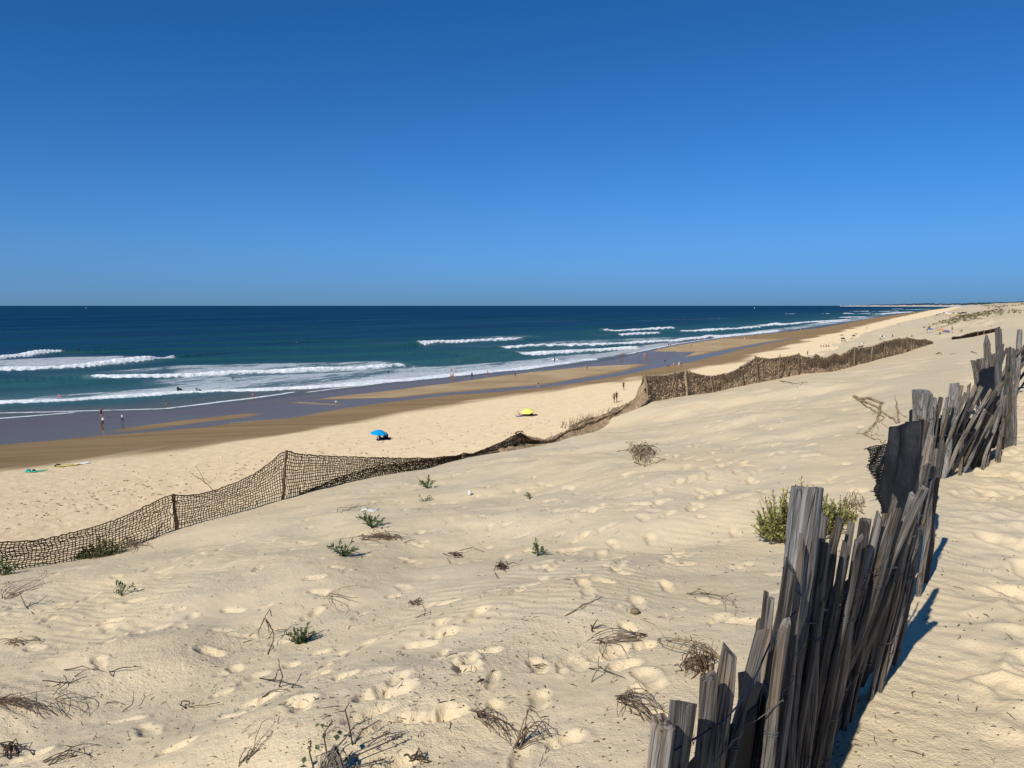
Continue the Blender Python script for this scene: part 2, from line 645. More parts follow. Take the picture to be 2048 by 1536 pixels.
def dune_base(x, y):
    s, q = sq(x, y)
    qc = crest_q(s)
    zc = crest_z(s)
    far = smooth((s - 60) / 140.0)
    zin = 15.93 - 0.5 * smooth((s - 22) / 30.0) * (1 - far) + far * (2.6 + 5.0 * fbm(s * 0.006 + 3, q * 0.012, 3))
    wdt = 14.0 + 26 * far
    tt = (q - (qc - wdt)) / wdt
    tc = np.clip(tt, 0, 1)
    prof = tc * (1 - 0.25 * far) + 0.25 * far * smooth(tc)
    z = zin + (zc - zin) * prof
    inland = np.clip(-tt, 0, 6)
    z = z + far * (fbm(s * 0.02, q * 0.03, 4) * 3.2) * (1 - smooth((tt - 0.4) / 0.6)) + 0.12 * inland * far
    # undulation between fence and net
    und = fbm(x * 0.33 + 5, y * 0.33, 3) * 0.34 + fbm(x * 0.9, y * 0.9 + 7, 3) * 0.06
    mask = smooth((q - 0.6) / 2.0) * (1 - smooth((tt - 0.55) / 0.45) * 0.85)
    z = z + und * mask * (1 - far) * smooth((y + 2) / 6)
    # wind-scoured hollow round the bush, low bank beside it
    z = z - 0.22 * np.exp(-(((x - 3.0) / 1.3) ** 2 + ((y - 7.6) / 1.7) ** 2)) * smooth((q - 0.2) / 0.7) + 0.12 * np.exp(-(((x - 0.6) / 1.2) ** 2 + ((y - 9.0) / 2.0) ** 2))
    # trodden path beside the palings
    pm = smooth((0.2 - q) / 0.6) * (1 - smooth((y - 40) / 30.0))
    z = z + pm * (fbm(x * 0.5 + 31, y * 0.5, 2) * 0.12)
    # seaward face
    d = np.clip(q - qc, 0, None)
    drop = (0.66 - 0.42 * far) * (np.sqrt(d * d + 0.8) - math.sqrt(0.8))
    face_n = fbm(s * 0.08, q * 0.15, 3) * 1.4 * smooth(d / 6.0) * far
    z = z - drop + face_n
    return z


# rows of the sheet: fine near the eye, coarser with distance
ys = [-5.0]
while ys[-1] < 4200:
    y_ = ys[-1]
    if y_ < 1.2:
        st = 0.12
    elif y_ < 60:
        st = max(0.014, 0.0040 * y_)
    else:
        st = 0.014 * y_
    ys.append(y_ + st)
YS = np.array(ys)
TXS = np.concatenate([np.linspace(-2.2, -0.70, 45)[:-1], np.arange(-0.70, 0.74, 0.0019), np.linspace(0.74, 2.2, 40)])
K0 = 1.2


def xrow(y):
    return np.maximum(y, -0.6) + K0


GX = TXS[None, :] * xrow(YS)[:, None]
GY = np.repeat(YS[:, None], len(TXS), 1)
GZ = dune_base(GX, GY)
GS, GQ = sq(GX, GY)
near = (GY < 90)
# small wind relief and trodden lumps (near rows only)
n_rows = int(np.searchsorted(YS, 90))
sx, sy = GX[:n_rows], GY[:n_rows]
ss, sqq = GS[:n_rows], GQ[:n_rows]
pathm = smooth((0.1 - sqq) / 0.5)
lump = fbm(sx * 2.1 + 3, sy * 1.5, 3)
ridge = 0.5 - np.abs(fbm(sx * 1.5 + 40 + 0.6 * lump, sy * 2.6, 2)) * 2.2
ridge2 = 0.5 - np.abs(fbm(sx * 2.6 - sy * 1.1 + 11, sy * 3.4 + sx * 0.8, 2)) * 2.4
dz = pathm * (ridge * 0.034 + ridge2 * 0.034 + fbm(sx * 7, sy * 7, 2) * 0.012)
rip = np.sin((sx * 0.55 + sy * 0.85) * 46 + 5.5 * fbm(sx * 1.2, sy * 1.2, 3)) * 0.0030 * smooth((fbm(sx * 0.45 + 9, sy * 0.45, 2) + 0.02) / 0.2)
dz += (1 - pathm) * (fbm(sx * 2.4, sy * 2.4, 4) * 0.016 + fbm(sx * 12, sy * 12, 2) * 0.006 + rip)
fade = 1 - 0.3 * smooth((sy - 20) / 40)
GZ[:n_rows] += dz * fade


def zat(x, y):
    """height of the finished dune sheet"""
    i = int(np.clip(np.searchsorted(YS, y) - 1, 0, len(YS) - 2))
    fy = (y - YS[i]) / (YS[i + 1] - YS[i])
    tx = x / xrow(y)
    j = int(np.clip(np.searchsorted(TXS, tx) - 1, 0, len(TXS) - 2))
    fx = (tx - TXS[j]) / (TXS[j + 1] - TXS[j])
    return float((GZ[i, j] * (1 - fx) + GZ[i, j + 1] * fx) * (1 - fy) + (GZ[i + 1, j] * (1 - fx) + GZ[i + 1, j + 1] * fx) * fy)


def hit(u, v):
    """where the line of sight measured at (u, v) meets the dune"""
    d = ray(u, v)
    lo = 1.0
    t_ = 1.0
    while t_ < 400:
        x, y, z = d[0] * t_, d[1] * t_, CZ + d[2] * t_
        if z < zat(x, y):
            break
        lo = t_
        t_ *= 1.03
    hi = t_
    for k in range(14):
        m_ = (lo + hi) / 2
        if CZ + d[2] * m_ < zat(d[0] * m_, d[1] * m_):
            hi = m_
        else:
            lo = m_
    return Vector((d[0] * hi, d[1] * hi, zat(d[0] * hi, d[1] * hi)))


def stamp(x, y, a, b, ang, depth, rim, sharp=1.0):
    Rm = 2.3 * max(a, b)
    i0, i1 = np.searchsorted(YS, [y - Rm, y + Rm])
    if i1 - i0 < 2:
        return
    lo = min((x - Rm) / xrow(y - Rm), (x - Rm) / xrow(y + Rm))
    hi = max((x + Rm) / xrow(y - Rm), (x + Rm) / xrow(y + Rm))
    j0, j1 = np.searchsorted(TXS, [lo, hi])
    if j1 - j0 < 2:
        return
    X = GX[i0:i1, j0:j1] - x
    Y = GY[i0:i1, j0:j1] - y
    ca, sa = math.cos(ang), math.sin(ang)
    p_ = (X * ca + Y * sa)
    r_ = (-X * sa + Y * ca)
    wob = 1 + 0.5 * vnoise(X * 9 + x * 3.1, Y * 9 + y * 2.7)
    heel = np.sqrt(((p_ + 0.55 * a) / (0.52 * a)) ** 2 + (r_ / (0.85 * b)) ** 2)
    ball = np.sqrt(((p_ - 0.30 * a) / (0.72 * a)) ** 2 + (r_ / b) ** 2)
    rho = np.minimum(heel, ball) * wob
    depth = depth * 0.86
    rim = rim * 0.7
    f = -depth * (np.exp(-rho ** 5) + 0.25 * np.exp(-(rho * 0.62) ** 2)) + rim * np.exp(-((rho - 1.45) / 0.34) ** 2) * (1 + 0.6 * (p_ / (a * 1.5)))
    f += depth * 0.30 * vnoise(X * 26 + x, Y * 26 + y) * np.exp(-(rho / 1.5) ** 4)
    GZ[i0:i1, j0:j1] += f


def track(pts, step=0.62, spread=0.13, jit=0.1, depth=0.04):
    W = [hit(u, v) for (u, v) in pts]
    k = 0
    for a_, b_ in zip(W[:-1], W[1:]):
        d_ = (b_ - a_)
        d_.z = 0
        L = d_.length
        if L < 1e-3:
            continue
        n_ = max(1, int(L / step))
        dn = d_.normalized()
        for i in range(n_):
            P = a_ + d_ * (i / n_)
            side = spread if k % 2 else -spread
            x = P.x - dn.y * side + rng.normal(0, jit)
            y = P.y + dn.x * side + rng.normal(0, jit)
            stamp(x, y, 0.115 + rng.random() * 0.045, 0.048 + rng.random() * 0.022, math.atan2(dn.y, dn.x) + rng.normal(0, 0.35),
                  depth * (0.35 + rng.random() * 0.55), depth * (0.10 + rng.random() * 0.18))
            k += 1


STAMPED = False
track([(690, 1440), (820, 1380), (900, 1330), (960, 1250), (1040, 1180), (1120, 1130), (1200, 1080), (1300, 1030), (1400, 990), (1480, 950), (1560, 900)], 0.6, 0.16, 0.14, 0.05)
track([(760, 1500), (880, 1440), (940, 1330), (1010, 1230), (1100, 1160), (1230, 1100), (1330, 1010), (1420, 930), (1500, 880)], 0.55, 0.16, 0.14, 0.05)
track([(1020, 1480), (1080, 1400), (1150, 1290), (1230, 1200), (1290, 1130), (1330, 1060), (1360, 990), (1420, 900), (1500, 840), (1600, 790)], 0.6, 0.16, 0.14, 0.045)
track([(1240, 1370), (1270, 1290), (1250, 1200), (1220, 1120), (1180, 1050), (1120, 1000), (1060, 950)], 0.6, 0.2, 0.14, 0.045)
track([(60, 1500), (190, 1460), (300, 1460), (440, 1450), (560, 1400), (640, 1340), (720, 1380)], 0.55, 0.16, 0.12, 0.05)
track([(120, 1280), (250, 1290), (330, 1250), (440, 1230), (590, 1230), (640, 1150)], 0.7, 0.13, 0.12, 0.045)
track([(160, 1200), (300, 1140), (400, 1100), (560, 1075), (680, 1020), (850, 960)], 0.75, 0.14, 0.15, 0.035)
track([(380, 1310), (300, 1300), (240, 1270), (200, 1200)], 0.6, 0.13, 0.1, 0.04)
track([(1000, 900), (1150, 900), (1300, 880), (1420, 850), (1560, 820), (1680, 790)], 0.7, 0.15, 0.2, 0.04)
track([(900, 1000), (1010, 980), (1110, 960), (1200, 1000), (1290, 990), (1380, 1060)], 0.6, 0.2, 0.2, 0.04)
for (tr_, dp_) in [([(1300, 930), (1420, 880), (1540, 850), (1640, 820), (1730, 780), (1820, 730)], .055), ([(1230, 960), (1350, 930), (1460, 905), (1560, 880), (1680, 850)], .05),
                   ([(1100, 920), (1230, 905), (1380, 870), (1500, 830), (1580, 800), (1700, 760)], .055), ([(1420, 1000), (1500, 960), (1600, 900), (1660, 870), (1720, 830), (1800, 790)], .05),
                   ([(1180, 1010), (1290, 1030), (1370, 1090), (1420, 1140), (1440, 1190)], .05), ([(1140, 1090), (1200, 1130), (1280, 1210), (1320, 1260)], .05), ([(1330, 900), (1440, 850), (1520, 810)], .055)]:
    track(tr_, 0.55, 0.2, 0.22, dp_)
for (u, v, a, b, dep) in [(765, 1385, 0.27, 0.17, 0.09), (690, 1350, 0.13, 0.10, 0.06), (840, 1290, 0.2, 0.11, 0.05), (890, 1265, 0.16, 0.12, 0.05),
                          (975, 1300, 0.16, 0.10, 0.05), (935, 1340, 0.14, 0.11, 0.06), (520, 1400, 0.22, 0.15, 0.08), (600, 1410, 0.16, 0.12, 0.06),
                          (880, 1430, 0.16, 0.12, 0.06), (820, 1435, 0.13, 0.1, 0.06), (905, 1435, 0.14, 0.1, 0.05), (640, 1350, 0.11, 0.08, 0.05), (350, 1495, 0.15, 0.11, 0.05),
                          (140, 1100, 0.2, 0.1, 0.04), (330, 1140, 0.24, 0.1, 0.05), (1140, 1100, 0.26, 0.16, 0.05), (1060, 1170, 0.18, 0.11, 0.05), (1110, 1160, 0.17, 0.12, 0.05),
                          (1290, 1290, 0.14, 0.1, 0.05), (1250, 1330, 0.15, 0.12, 0.05), (560, 1285, 0.15, 0.1, 0.03), (1330, 1430, 0.13, 0.1, 0.05), (1130, 1480, 0.15, 0.1, 0.05)]:
    P = hit(u, v)
    stamp(P.x, P.y, a * 0.62, b * 0.55, rng.uniform(-0.3, 0.6), dep * 0.72, dep * 0.14)
for k in range(1700):
    s_ = rng.uniform(2, 34) if k % 3 else rng.uniform(30, 85)
    q_ = rng.uniform(0.9, 13.4)
    if s_ > 40:
        q_ = crest_q(s_) - rng.uniform(0.8, 16)
    x, y = xy(s_, q_)
    if vnoise(np.float64(x * 0.35 + 3), np.float64(y * 0.35)) < -0.08:
        continue
    stamp(x, y, 0.045 + rng.random() * 0.095, 0.03 + rng.random() * 0.035, rng.uniform(0, 6.28), 0.008 + rng.random() * 0.026, 0.002 + rng.random() * 0.007)
for k in range(520):          # the path: soft, half-filled hollows
    s_ = rng.uniform(1, 24)
    q_ = rng.uniform(-7, -0.25)
    x, y = xy(s_, q_)
    stamp(x, y, 0.15 + rng.random() * 0.12, 0.09 + rng.random() * 0.08, SA + 1.0 + rng.normal(0, 0.6), 0.012 + rng.random() * 0.028, 0.006 + rng.random() * 0.014)

veg = smooth((GS - 190) / 160) * smooth((crest_q(GS) + 2 - GQ) / 14.0) * 0.75 * smooth((fbm(GS * 0.02, GQ * 0.06, 3) + 0.02) / 0.25)
# the grassy mound on the far dune front
mx, my = xy(345, -6)
veg = np.maximum(veg, np.exp(-(((GS - 345) / 70) ** 2 + ((GQ + 4) / 9) ** 2)) * 1.3 * (GS > 150))
DV = np.stack([GX, GY, GZ], -1).reshape(-1, 3)
fq = grid_faces(len(YS), len(TXS))
keepv = ((GQ < crest_q(GS) + 28 + 34 * smooth((GS - 60) / 140.0)) & (GZ > 0.3) & ((GQ > -160) | (GS > 120))).ravel()
fq = fq[keepv[fq].all(1)]
dune = np_mesh('dune', DV, fq, M['dune'], {'veg': np.clip(veg, 0, 1).ravel()})
tag(dune, 'pale wind-blown sand dune with footprints in front', kind='structure')

# ================================================================== BEACH and SEA outlines
def to_sq(px, z=0.0):
    out = []
    for (u, v) in px:
        P = onz(u, v, z)
        out.append(sq(P.x, P.y))
    out.sort()
    a = np.array(out)
    return a[:, 0], a[:, 1]


SHORE = [(-700, 905), (-300, 866), (-100, 846), (0, 837), (80, 831), (170, 824), (330, 819), (430, 807), (560, 793), (660, 781), (750, 770), (870, 758), (1000, 745), (1130, 732),
         (1215, 719), (1250, 710), (1285, 702), (1345, 690), (1440, 676), (1560, 664), (1640, 655), (1690, 646), (1745, 636), (1800, 628), (1850, 621.5), (1890, 616.6)]
sh_s, sh_q = to_sq(SHORE)


def shore_q(s):
    return np.interp(s, sh_s, sh_q)


def beach_z(x, y):
    s, q = sq(x, y)
    d = shore_q(s) - q
    dd = np.clip(d, 0, None)
    return np.where(d > 0, 0.005 * dd + 2.3 * smooth((dd - 10) / 75.0) + 0.004 * np.clip(dd - 85, 0, 60), 0.02 * d)


def bhit(u, v):
    z = 0.4
    for k in range(12):
        P = onz(u, v, z)
        z = float(beach_z(np.float64(P.x), np.float64(P.y)))
    return Vector((P.x, P.y, z))


def bsq(px):
    out = []
    for (u, v) in px:
        P = bhit(u, v)
        out.append(sq(P.x, P.y))
    out.sort()
    a = np.array(out)
    return a[:, 0], a[:, 1]


DAMP = bsq([(-600, 1035), (-300, 985), (0, 940), (150, 925), (300, 905), (450, 885), (600, 865), (800, 833), (1000, 800), (1150, 777), (1290, 754), (1400, 736), (1500, 716), (1580, 692), (1620, 680), (1700, 658), (1800, 634), (1860, 621)])
LAG_LAND = bsq([(-600, 955), (-300, 922), (0, 890), (200, 872), (400, 855), (520, 842), (600, 833), (700, 816), (800, 803), (900, 791), (1000, 783), (1090, 775), (1150, 767), (1250, 750), (1320, 735), (1400, 720), (1455, 708), (1475, 700), (1550, 684), (1600, 676)])
LAG_SEA = bsq([(560, 800), (600, 812), (650, 817), (700, 810), (800, 796), (900, 785), (1000, 777), (1090, 769), (1150, 760), (1250, 742), (1310, 726), (1340, 720), (1400, 711), (1440, 702), (1470, 696), (1550, 682), (1600, 675)])
BAR_SEA = bsq([(560, 808), (680, 792), (800, 779), (870, 770), (1000, 752), (1100, 741), (1180, 733)])
POOL_LAND = bsq([(1185, 733), (1240, 730), (1310, 728), (1350, 722), (1375, 712), (1395, 704)])
POOL_SEA = bsq([(1185, 724), (1240, 714), (1300, 700), (1345, 697), (1375, 699), (1395, 700)])


def band(s, q, land, sea, feather):
    a = np.interp(s, *land)
    b = np.interp(s, *sea)
    return smooth((q - a) / feather + 0.5) * smooth((b - q) / feather + 0.5)


byv = []
y_ = 36.0
while y_ < 9000:
    byv.append(y_)
    y_ += max(0.10, (y_ * y_) / (F * 17.0) * 1.1 if y_ < 900 else 0.035 * y_)
BYS = np.array(byv)
BTX = np.concatenate([np.linspace(-1.6, -0.72, 60)[:-1], np.arange(-0.72, 0.78, 0.0034)])
BX = BTX[None, :] * BYS[:, None]
BY = np.repeat(BYS[:, None], len(BTX), 1)
BS, BQ = sq(BX, BY)
BZ = beach_z(BX, BY)
wob = fbm(BS * 0.03, BQ * 0.12, 4) * 7
damp = smooth((BQ + wob - np.interp(BS, *DAMP)) / 15.0 + 0.5)
wob2 = fbm(BS * 0.06 + 8, BQ * 0.2, 3) * 1.6
film = band(BS, BQ + wob2, LAG_LAND, (LAG_SEA[0], LAG_SEA[1]), 2.2)
s_tip = sq(*bhit(560, 803).xy)[0]
lagoon = smooth((BQ + wob2 - np.interp(BS, *LAG_LAND)) / 6.0 + 0.5) * smooth((s_tip - BS) / 6.0 + 0.5)
film = np.where(BS < s_tip - 2, lagoon, np.maximum(film, lagoon))
film = np.maximum(film, smooth((BQ + wob2 * 0.6 - np.interp(BS, *BAR_SEA)) / 1.6 + 0.5) * (BS > s_tip - 4) * (BS < BAR_SEA[0][-1]))
film = np.maximum(film, band(BS, BQ + wob2 * 0.6, POOL_LAND, POOL_SEA, 1.5) * (BS > POOL_LAND[0][0]) * (BS < POOL_LAND[0][-1]))
film = np.maximum(film, smooth((BQ - (shore_q(BS) - 4.5 + wob2)) / 3.0) * (BS > BAR_SEA[0][-1]) * 0.9)
film *= (BS < LAG_LAND[0][-1]) | (BQ > shore_q(BS) - 8)
c0 = sq(*bhit(385, 843).xy)
pat = np.exp(-(((BS - c0[0]) / 12) ** 4 + ((BQ - c0[1]) / 2.6) ** 4))
film *= 1 - np.clip(pat * 1.3, 0, 1)
damp = damp * (1 - 0.34 * smooth((BQ - np.interp(BS, *LAG_SEA)) / 3.0) * (BS > s_tip - 3) * (BS < 420) * (BQ < shore_q(BS) - 3))
damp = damp * (1 - 0.22 * np.clip(pat, 0, 1))
dry = np.clip(1 - damp * 1.35, 0, 1)
chop = fbm(BX * 1.1, BY * 1.1, 3) * 0.07 + fbm(BX * 2.7, BY * 2.7, 3) * 0.075 * np.clip(1.6 - BY / 110, 0.25, 1)
BZ = BZ + dry * chop * np.clip(1.3 - BY / 260, 0.1, 1)
BZ = BZ + (1 - film) * 0.05 * smooth((BQ - np.interp(BS, *DAMP)) / 20)
# wheel tracks along the upper beach
for (p0, p1, w_) in [((-60, 1022), (640, 905), 0.16), ((-60, 1040), (640, 915), 0.16), ((0, 1000), (500, 930), 0.14)]:
    A = bhit(*p0)
    B = bhit(*p1)
    dx_, dy_ = B.x - A.x, B.y - A.y
    L_ = math.hypot(dx_, dy_)
    dist = ((BX - A.x) * dy_ - (BY - A.y) * dx_) / L_
    BZ = BZ - 0.05 * np.exp(-(dist / w_) ** 2) + 0.03 * np.exp(-((np.abs(dist) - 0.3) / 0.12) ** 2)
bf = grid_faces(len(BYS), len(BTX))
bk = ((BQ > crest_q(BS) + 9 - 6 * smooth((BS - 60) / 100)) & (BQ < shore_q(BS) + 26)).ravel()
bf = bf[bk[bf].all(1)]
beach = np_mesh('beach', np.stack([BX, BY, BZ], -1).reshape(-1, 3), bf, M['beach'], {'wet': np.clip(damp, 0, 1).ravel(), 'film': np.clip(film, 0, 1).ravel()})
tag(beach, 'wide sandy beach, damp and mirrored near the water', kind='structure')

# ================================================================== SEA
# every breaker: front foot of the white water (measured), height, foam trail behind it, length of unbroken shoulders left and right
BREAK = [
    ([(-420, 752), (-200, 734), (0, 718), (60, 714), (132, 708)], 1.5, 6, 0, 60, 1.0),
    ([(-420, 785), (-200, 762), (0, 742), (150, 737), (300, 726), (352, 717)], 1.2, 15, 0, 50, 1.0),
    ([(168, 762), (240, 760), (300, 757), (500, 749), (650, 742), (828, 735)], 1.15, 10, 45, 8, 1.0),
    ([(-420, 862), (-200, 830), (0, 808), (80, 805), (150, 802), (250, 795), (350, 788), (500, 782), (640, 776), (700, 772), (830, 760), (1000, 744), (1100, 733), (1200, 719)], 0.5, 8, 0, 20, 0.95),
    ([(838, 692), (900, 688), (960, 684), (1052, 681)], 1.5, 8, 60, 20, 1.0),
    ([(1008, 697), (1100, 694), (1200, 691), (1350, 683), (1425, 675)], 1.2, 9, 30, 30, 1.0),
    ([(1036, 713), (1090, 710), (1150, 706), (1280, 698)], 1.2, 8, 40, 10, 1.0),
    ([(1205, 665), (1280, 661), (1355, 657)], 1.6, 6, 30, 40, 1.0),
    ([(1240, 672), (1325, 667)], 1.3, 7, 30, 30, 0.9),
    ([(1365, 665), (1440, 661), (1530, 655)], 1.4, 8, 30, 30, 1.0),
    ([(1520, 653), (1560, 650)], 1.4, 8, 30, 40, 1.0),
    ([(1430, 676), (1500, 669), (1560, 662)], 0.9, 6, 10, 10, 0.9),
    ([(1545, 632), (1600, 632), (1648, 632)], 1.8, 10, 40, 60, 1.0),
    ([(1588, 628), (1612, 628)], 1.8, 8, 60, 60, 1.0),
    ([(1560, 651), (1650, 643), (1700, 640)], 1.0, 8, 10, 20, 0.9),
    ([(1640, 646), (1690, 643)], 0.7, 8, 10, 10, 0.9),
    ([(1655, 628), (1682, 628)], 1.6, 10, 40, 60, 1.0),
    ([(1700, 628), (1748, 627.5)], 1.6, 12, 40, 60, 1.0),
    ([(1690, 636), (1735, 634)], 1.2, 12, 20, 30, 1.0),
    ([(1770, 623.5), (1812, 622.5)], 1.6, 16, 60, 60, 1.0),
    ([(1730, 623), (1755, 622.5)], 1.6, 16, 60, 60, 1.0),
    ([(1765, 629), (1830, 624)], 1.2, 14, 20, 30, 1.0),
    ([(1815, 619.5), (1870, 618.5)], 1.6, 30, 60, 60, 1.0),
    ([(1780, 618.2), (1820, 617.6)], 1.6, 30, 60, 60, 1.0),
    ([(1000, 645), (1100, 643), (1180, 641)], 0.5, 2, 60, 60, 0.16),
    ([(1280, 642), (1460, 637)], 0.8, 4, 80, 30, 0.25),
]
SWELL = [([(300, 691), (600, 685), (830, 679)], 0.9, 60), ([(560, 700), (700, 697), (838, 692)], 1.2, 30), ([(830, 731), (930, 726), (1035, 716)], 1.35, 12),
         ([(355, 724), (600, 716), (900, 707)], 0.9, 80), ([(0, 775), (100, 772), (200, 766)], 1.0, 25), ([(150, 709), (350, 702), (600, 697)], 1.1, 60),
         ([(-200, 690), (200, 678), (500, 672)], 0.6, 80), ([(500, 668), (900, 661), (1200, 655)], 0.7, 100), ([(0, 664), (500, 656), (900, 651)], 0.6, 140),
         ([(1100, 668), (1200, 666)], 1.0, 60), ([(1050, 703), (1250, 693)], 0.7, 30), ([(600, 645), (1200, 638), (1500, 634)], 0.8, 200)]

vv = np.concatenate([np.array([611.30, 611.5, 611.8, 612.2, 612.7]), np.arange(613.2, 650, 0.42), np.arange(650, 720, 0.62), np.arange(720, 905, 0.9), np.arange(906, 1010, 6)])
e_ = np.arctan((vv - 768) / F) + PITCH
SY = (CZ / np.tan(np.maximum(e_, 2.5e-4)))
SY = np.sort(np.unique(SY))
SY[-1] = 70000
STX = np.concatenate([np.linspace(-1.7, -0.74, 40)[:-1], np.arange(-0.74, 0.70, 0.00145), np.linspace(0.7, 0.95, 12)])
SX = STX[None, :] * SY[:, None]
SYg = np.repeat(SY[:, None], len(STX), 1)
S_, Q_ = sq(SX, SYg)
SZ = np.zeros_like(SX)
foam = np.zeros_like(SX)
face = np.zeros_like(SX)
solid = np.zeros_like(SX)
lod = np.clip(1.2 - SYg / 1800, 0.0, 1)
SZ += lod * (fbm(Q_ * 0.05 + 2, S_ * 0.012, 3) * 0.45 + fbm(Q_ * 0.22, S_ * 0.07, 3) * 0.16)
SZ *= smooth((Q_ - shore_q(S_)) / 35) * 0.9 + 0.1


def ridge_field(px, H, left, right):
    a, b = to_sq(px)
    lo, hi = a[0] - left, a[-1] + right
    sl0 = (b[1] - b[0]) / max(a[1] - a[0], 1)
    sl1 = (b[-1] - b[-2]) / max(a[-1] - a[-2], 1)
    a2 = np.concatenate([[a[0] - left - 200], a, [a[-1] + right + 200]])
    b2 = np.concatenate([[b[0] - sl0 * (left + 200) * 0.5], b, [b[-1] + sl1 * (right + 200) * 0.5]])
    return a, b, a2, b2, lo, hi


def endm(S1, lo, hi, a0, a1):
    f0 = max(a0 - lo, 4.0)
    f1 = max(hi - a1, 4.0)
    return smooth((S1 - lo) / f0) * smooth((hi - S1) / f1)


def pick(a2, b2, lo, hi, reach):
    d = Q_ - np.interp(S_, a2, b2)
    sel = (np.abs(d) < reach * np.clip(SYg / 400, 1, 4)) & (S_ > lo - 2) & (S_ < hi + 2)
    S1, Q1, Y1 = S_[sel], Q_[sel], SYg[sel]
    d = d[sel] + fbm(S1 * 0.043 + a2[1], Q1 * 0.03 + 1.7, 4) * 2.0
    return sel, d, S1, Q1, Y1


for bi, (px, H, trail, left, right, dens) in enumerate(BREAK):
    a, b, a2, b2, lo, hi = ridge_field(px, H, left, right)
    sel, d, S1, Q1, Y1 = pick(a2, b2, lo, hi, 60)
    if not sel.any():
        continue
    far_k = np.clip(Y1 / 380, 1, 9)
    en = endm(S1, lo, hi, a[0], a[-1])
    pk = 1.2 * far_k
    prof = np.where(d < pk, np.exp(-((d - pk) / (0.9 * far_k)) ** 2), np.exp(-((d - pk) / (3.6 * far_k)) ** 2))
    hz = H * (1 + 0.55 * fbm(S1 * 0.05 + bi, Q1 * 0.07, 4, 0.45))
    SZ[sel] += prof * hz * en
    inside = smooth((S1 - a[0]) / 5.0 + 0.3) * smooth((a[-1] - S1) / 5.0 + 0.3)
    edge = fbm(S1 * 0.083 + bi * 7.7, Q1 * 0.19, 4, 0.55) * 2.2
    core = smooth((d + 0.9 + edge * 0.5) / 1.5) * (1 - smooth((d - (3.9 + 2.3 * edge) * far_k) / (3.6 * far_k)))
    tr = smooth((d + 0.2) / 0.6) * np.exp(-np.clip(d - 1.5, 0, None) / (trail * 1.5)) * 0.72
    lead = 0.30 * np.exp(-np.clip(-d, 0, None) / 3.0) * (d < 0.5)
    foam[sel] = np.maximum(foam[sel], np.maximum(np.maximum(core, tr), lead * 0.8) * inside * dens)
    face[sel] = np.maximum(face[sel], prof * en * (1 - inside) * 0.9)
    solid[sel] = np.maximum(solid[sel], np.maximum(core, tr * 0.6) * inside)
for (px, H, tail) in SWELL:
    a, b, a2, b2, lo, hi = ridge_field(px, H, tail, tail)
    sel, d, S1, Q1, Y1 = pick(a2, b2, lo, hi, 80)
    en = endm(S1, lo, hi, a[0], a[-1])
    fk = np.clip(Y1 / 400, 1, 5)
    prof = np.where(d < 2 * fk, np.exp(-((d - 2 * fk) / (2.0 * fk)) ** 2), np.exp(-((d - 2 * fk) / (6 * fk)) ** 2))
    SZ[sel] += prof * H * en
    fr = np.where(d < 2 * fk, prof, prof ** 4)
    face[sel] = np.maximum(face[sel], fr * en * 0.85)


def stretch(a, b, by=160.0):
    """carry an outline on past its ends"""
    s0 = np.clip((b[1] - b[0]) / max(a[1] - a[0], 1), -0.4, 0.4)
    s1 = np.clip((b[-1] - b[-2]) / max(a[-1] - a[-2], 1), -0.4, 0.4)
    return np.concatenate([[a[0] - by], a, [a[-1] + by]]), np.concatenate([[b[0] - s0 * by], b, [b[-1] + s1 * by]])


U_ = SX / SYg


def foam_band(land_px, sea_px, dens, feather=5.0):
    la = stretch(*to_sq(land_px))
    se = stretch(*to_sq(sea_px))
    m_ = smooth((Q_ - np.interp(S_, *la)) / feather + 0.5) * smooth((np.interp(S_, *se) - Q_) / feather + 0.5)
    u0 = (min(land_px[0][0], sea_px[0][0]) - 1024) / F
    u1 = (max(land_px[-1][0], sea_px[-1][0]) - 1024) / F
    m_ *= smooth((U_ - u0) / 0.07) * smooth((u1 - U_) / 0.05)
    return m_ * dens


patch = 0.95 + 0.6 * fbm(Q_ * 0.09, S_ * 0.02, 3)
for (la, se, de) in [
    ([(-300, 775), (0, 742), (300, 727)], [(-300, 750), (0, 717), (300, 712)], 0.52),
    ([(270, 760), (500, 751), (830, 737)], [(270, 733), (500, 728), (830, 722)], 0.44),
    ([(-200, 830), (0, 808), (180, 799), (400, 786)], [(-200, 822), (0, 800), (180, 784), (400, 770)], 0.50),
    ([(250, 795), (380, 786), (640, 774), (830, 758), (1000, 744), (1180, 722)], [(250, 763), (380, 754), (640, 746), (830, 735), (1000, 724), (1180, 706)], 0.50),
    ([(1040, 737), (1200, 718), (1290, 700), (1400, 685)], [(1040, 715), (1200, 706), (1290, 690), (1400, 677)], 0.50),
    ([(1010, 697), (1200, 691), (1400, 678)], [(1010, 686), (1200, 680), (1400, 672)], 0.40),
    ([(140, 752), (240, 750), (380, 740)], [(140, 745), (240, 741), (380, 728)], 0.33),
    ([(900, 683), (1000, 680), (1100, 678)], [(900, 674), (1000, 672), (1100, 671)], 0.34),
    ([(1440, 674), (1560, 663), (1700, 643), (1800, 628)], [(1440, 668), (1560, 656), (1700, 637), (1800, 624)], 0.46),
]:
    foam = np.maximum(foam, foam_band(la, se, de) * patch * 1.22)
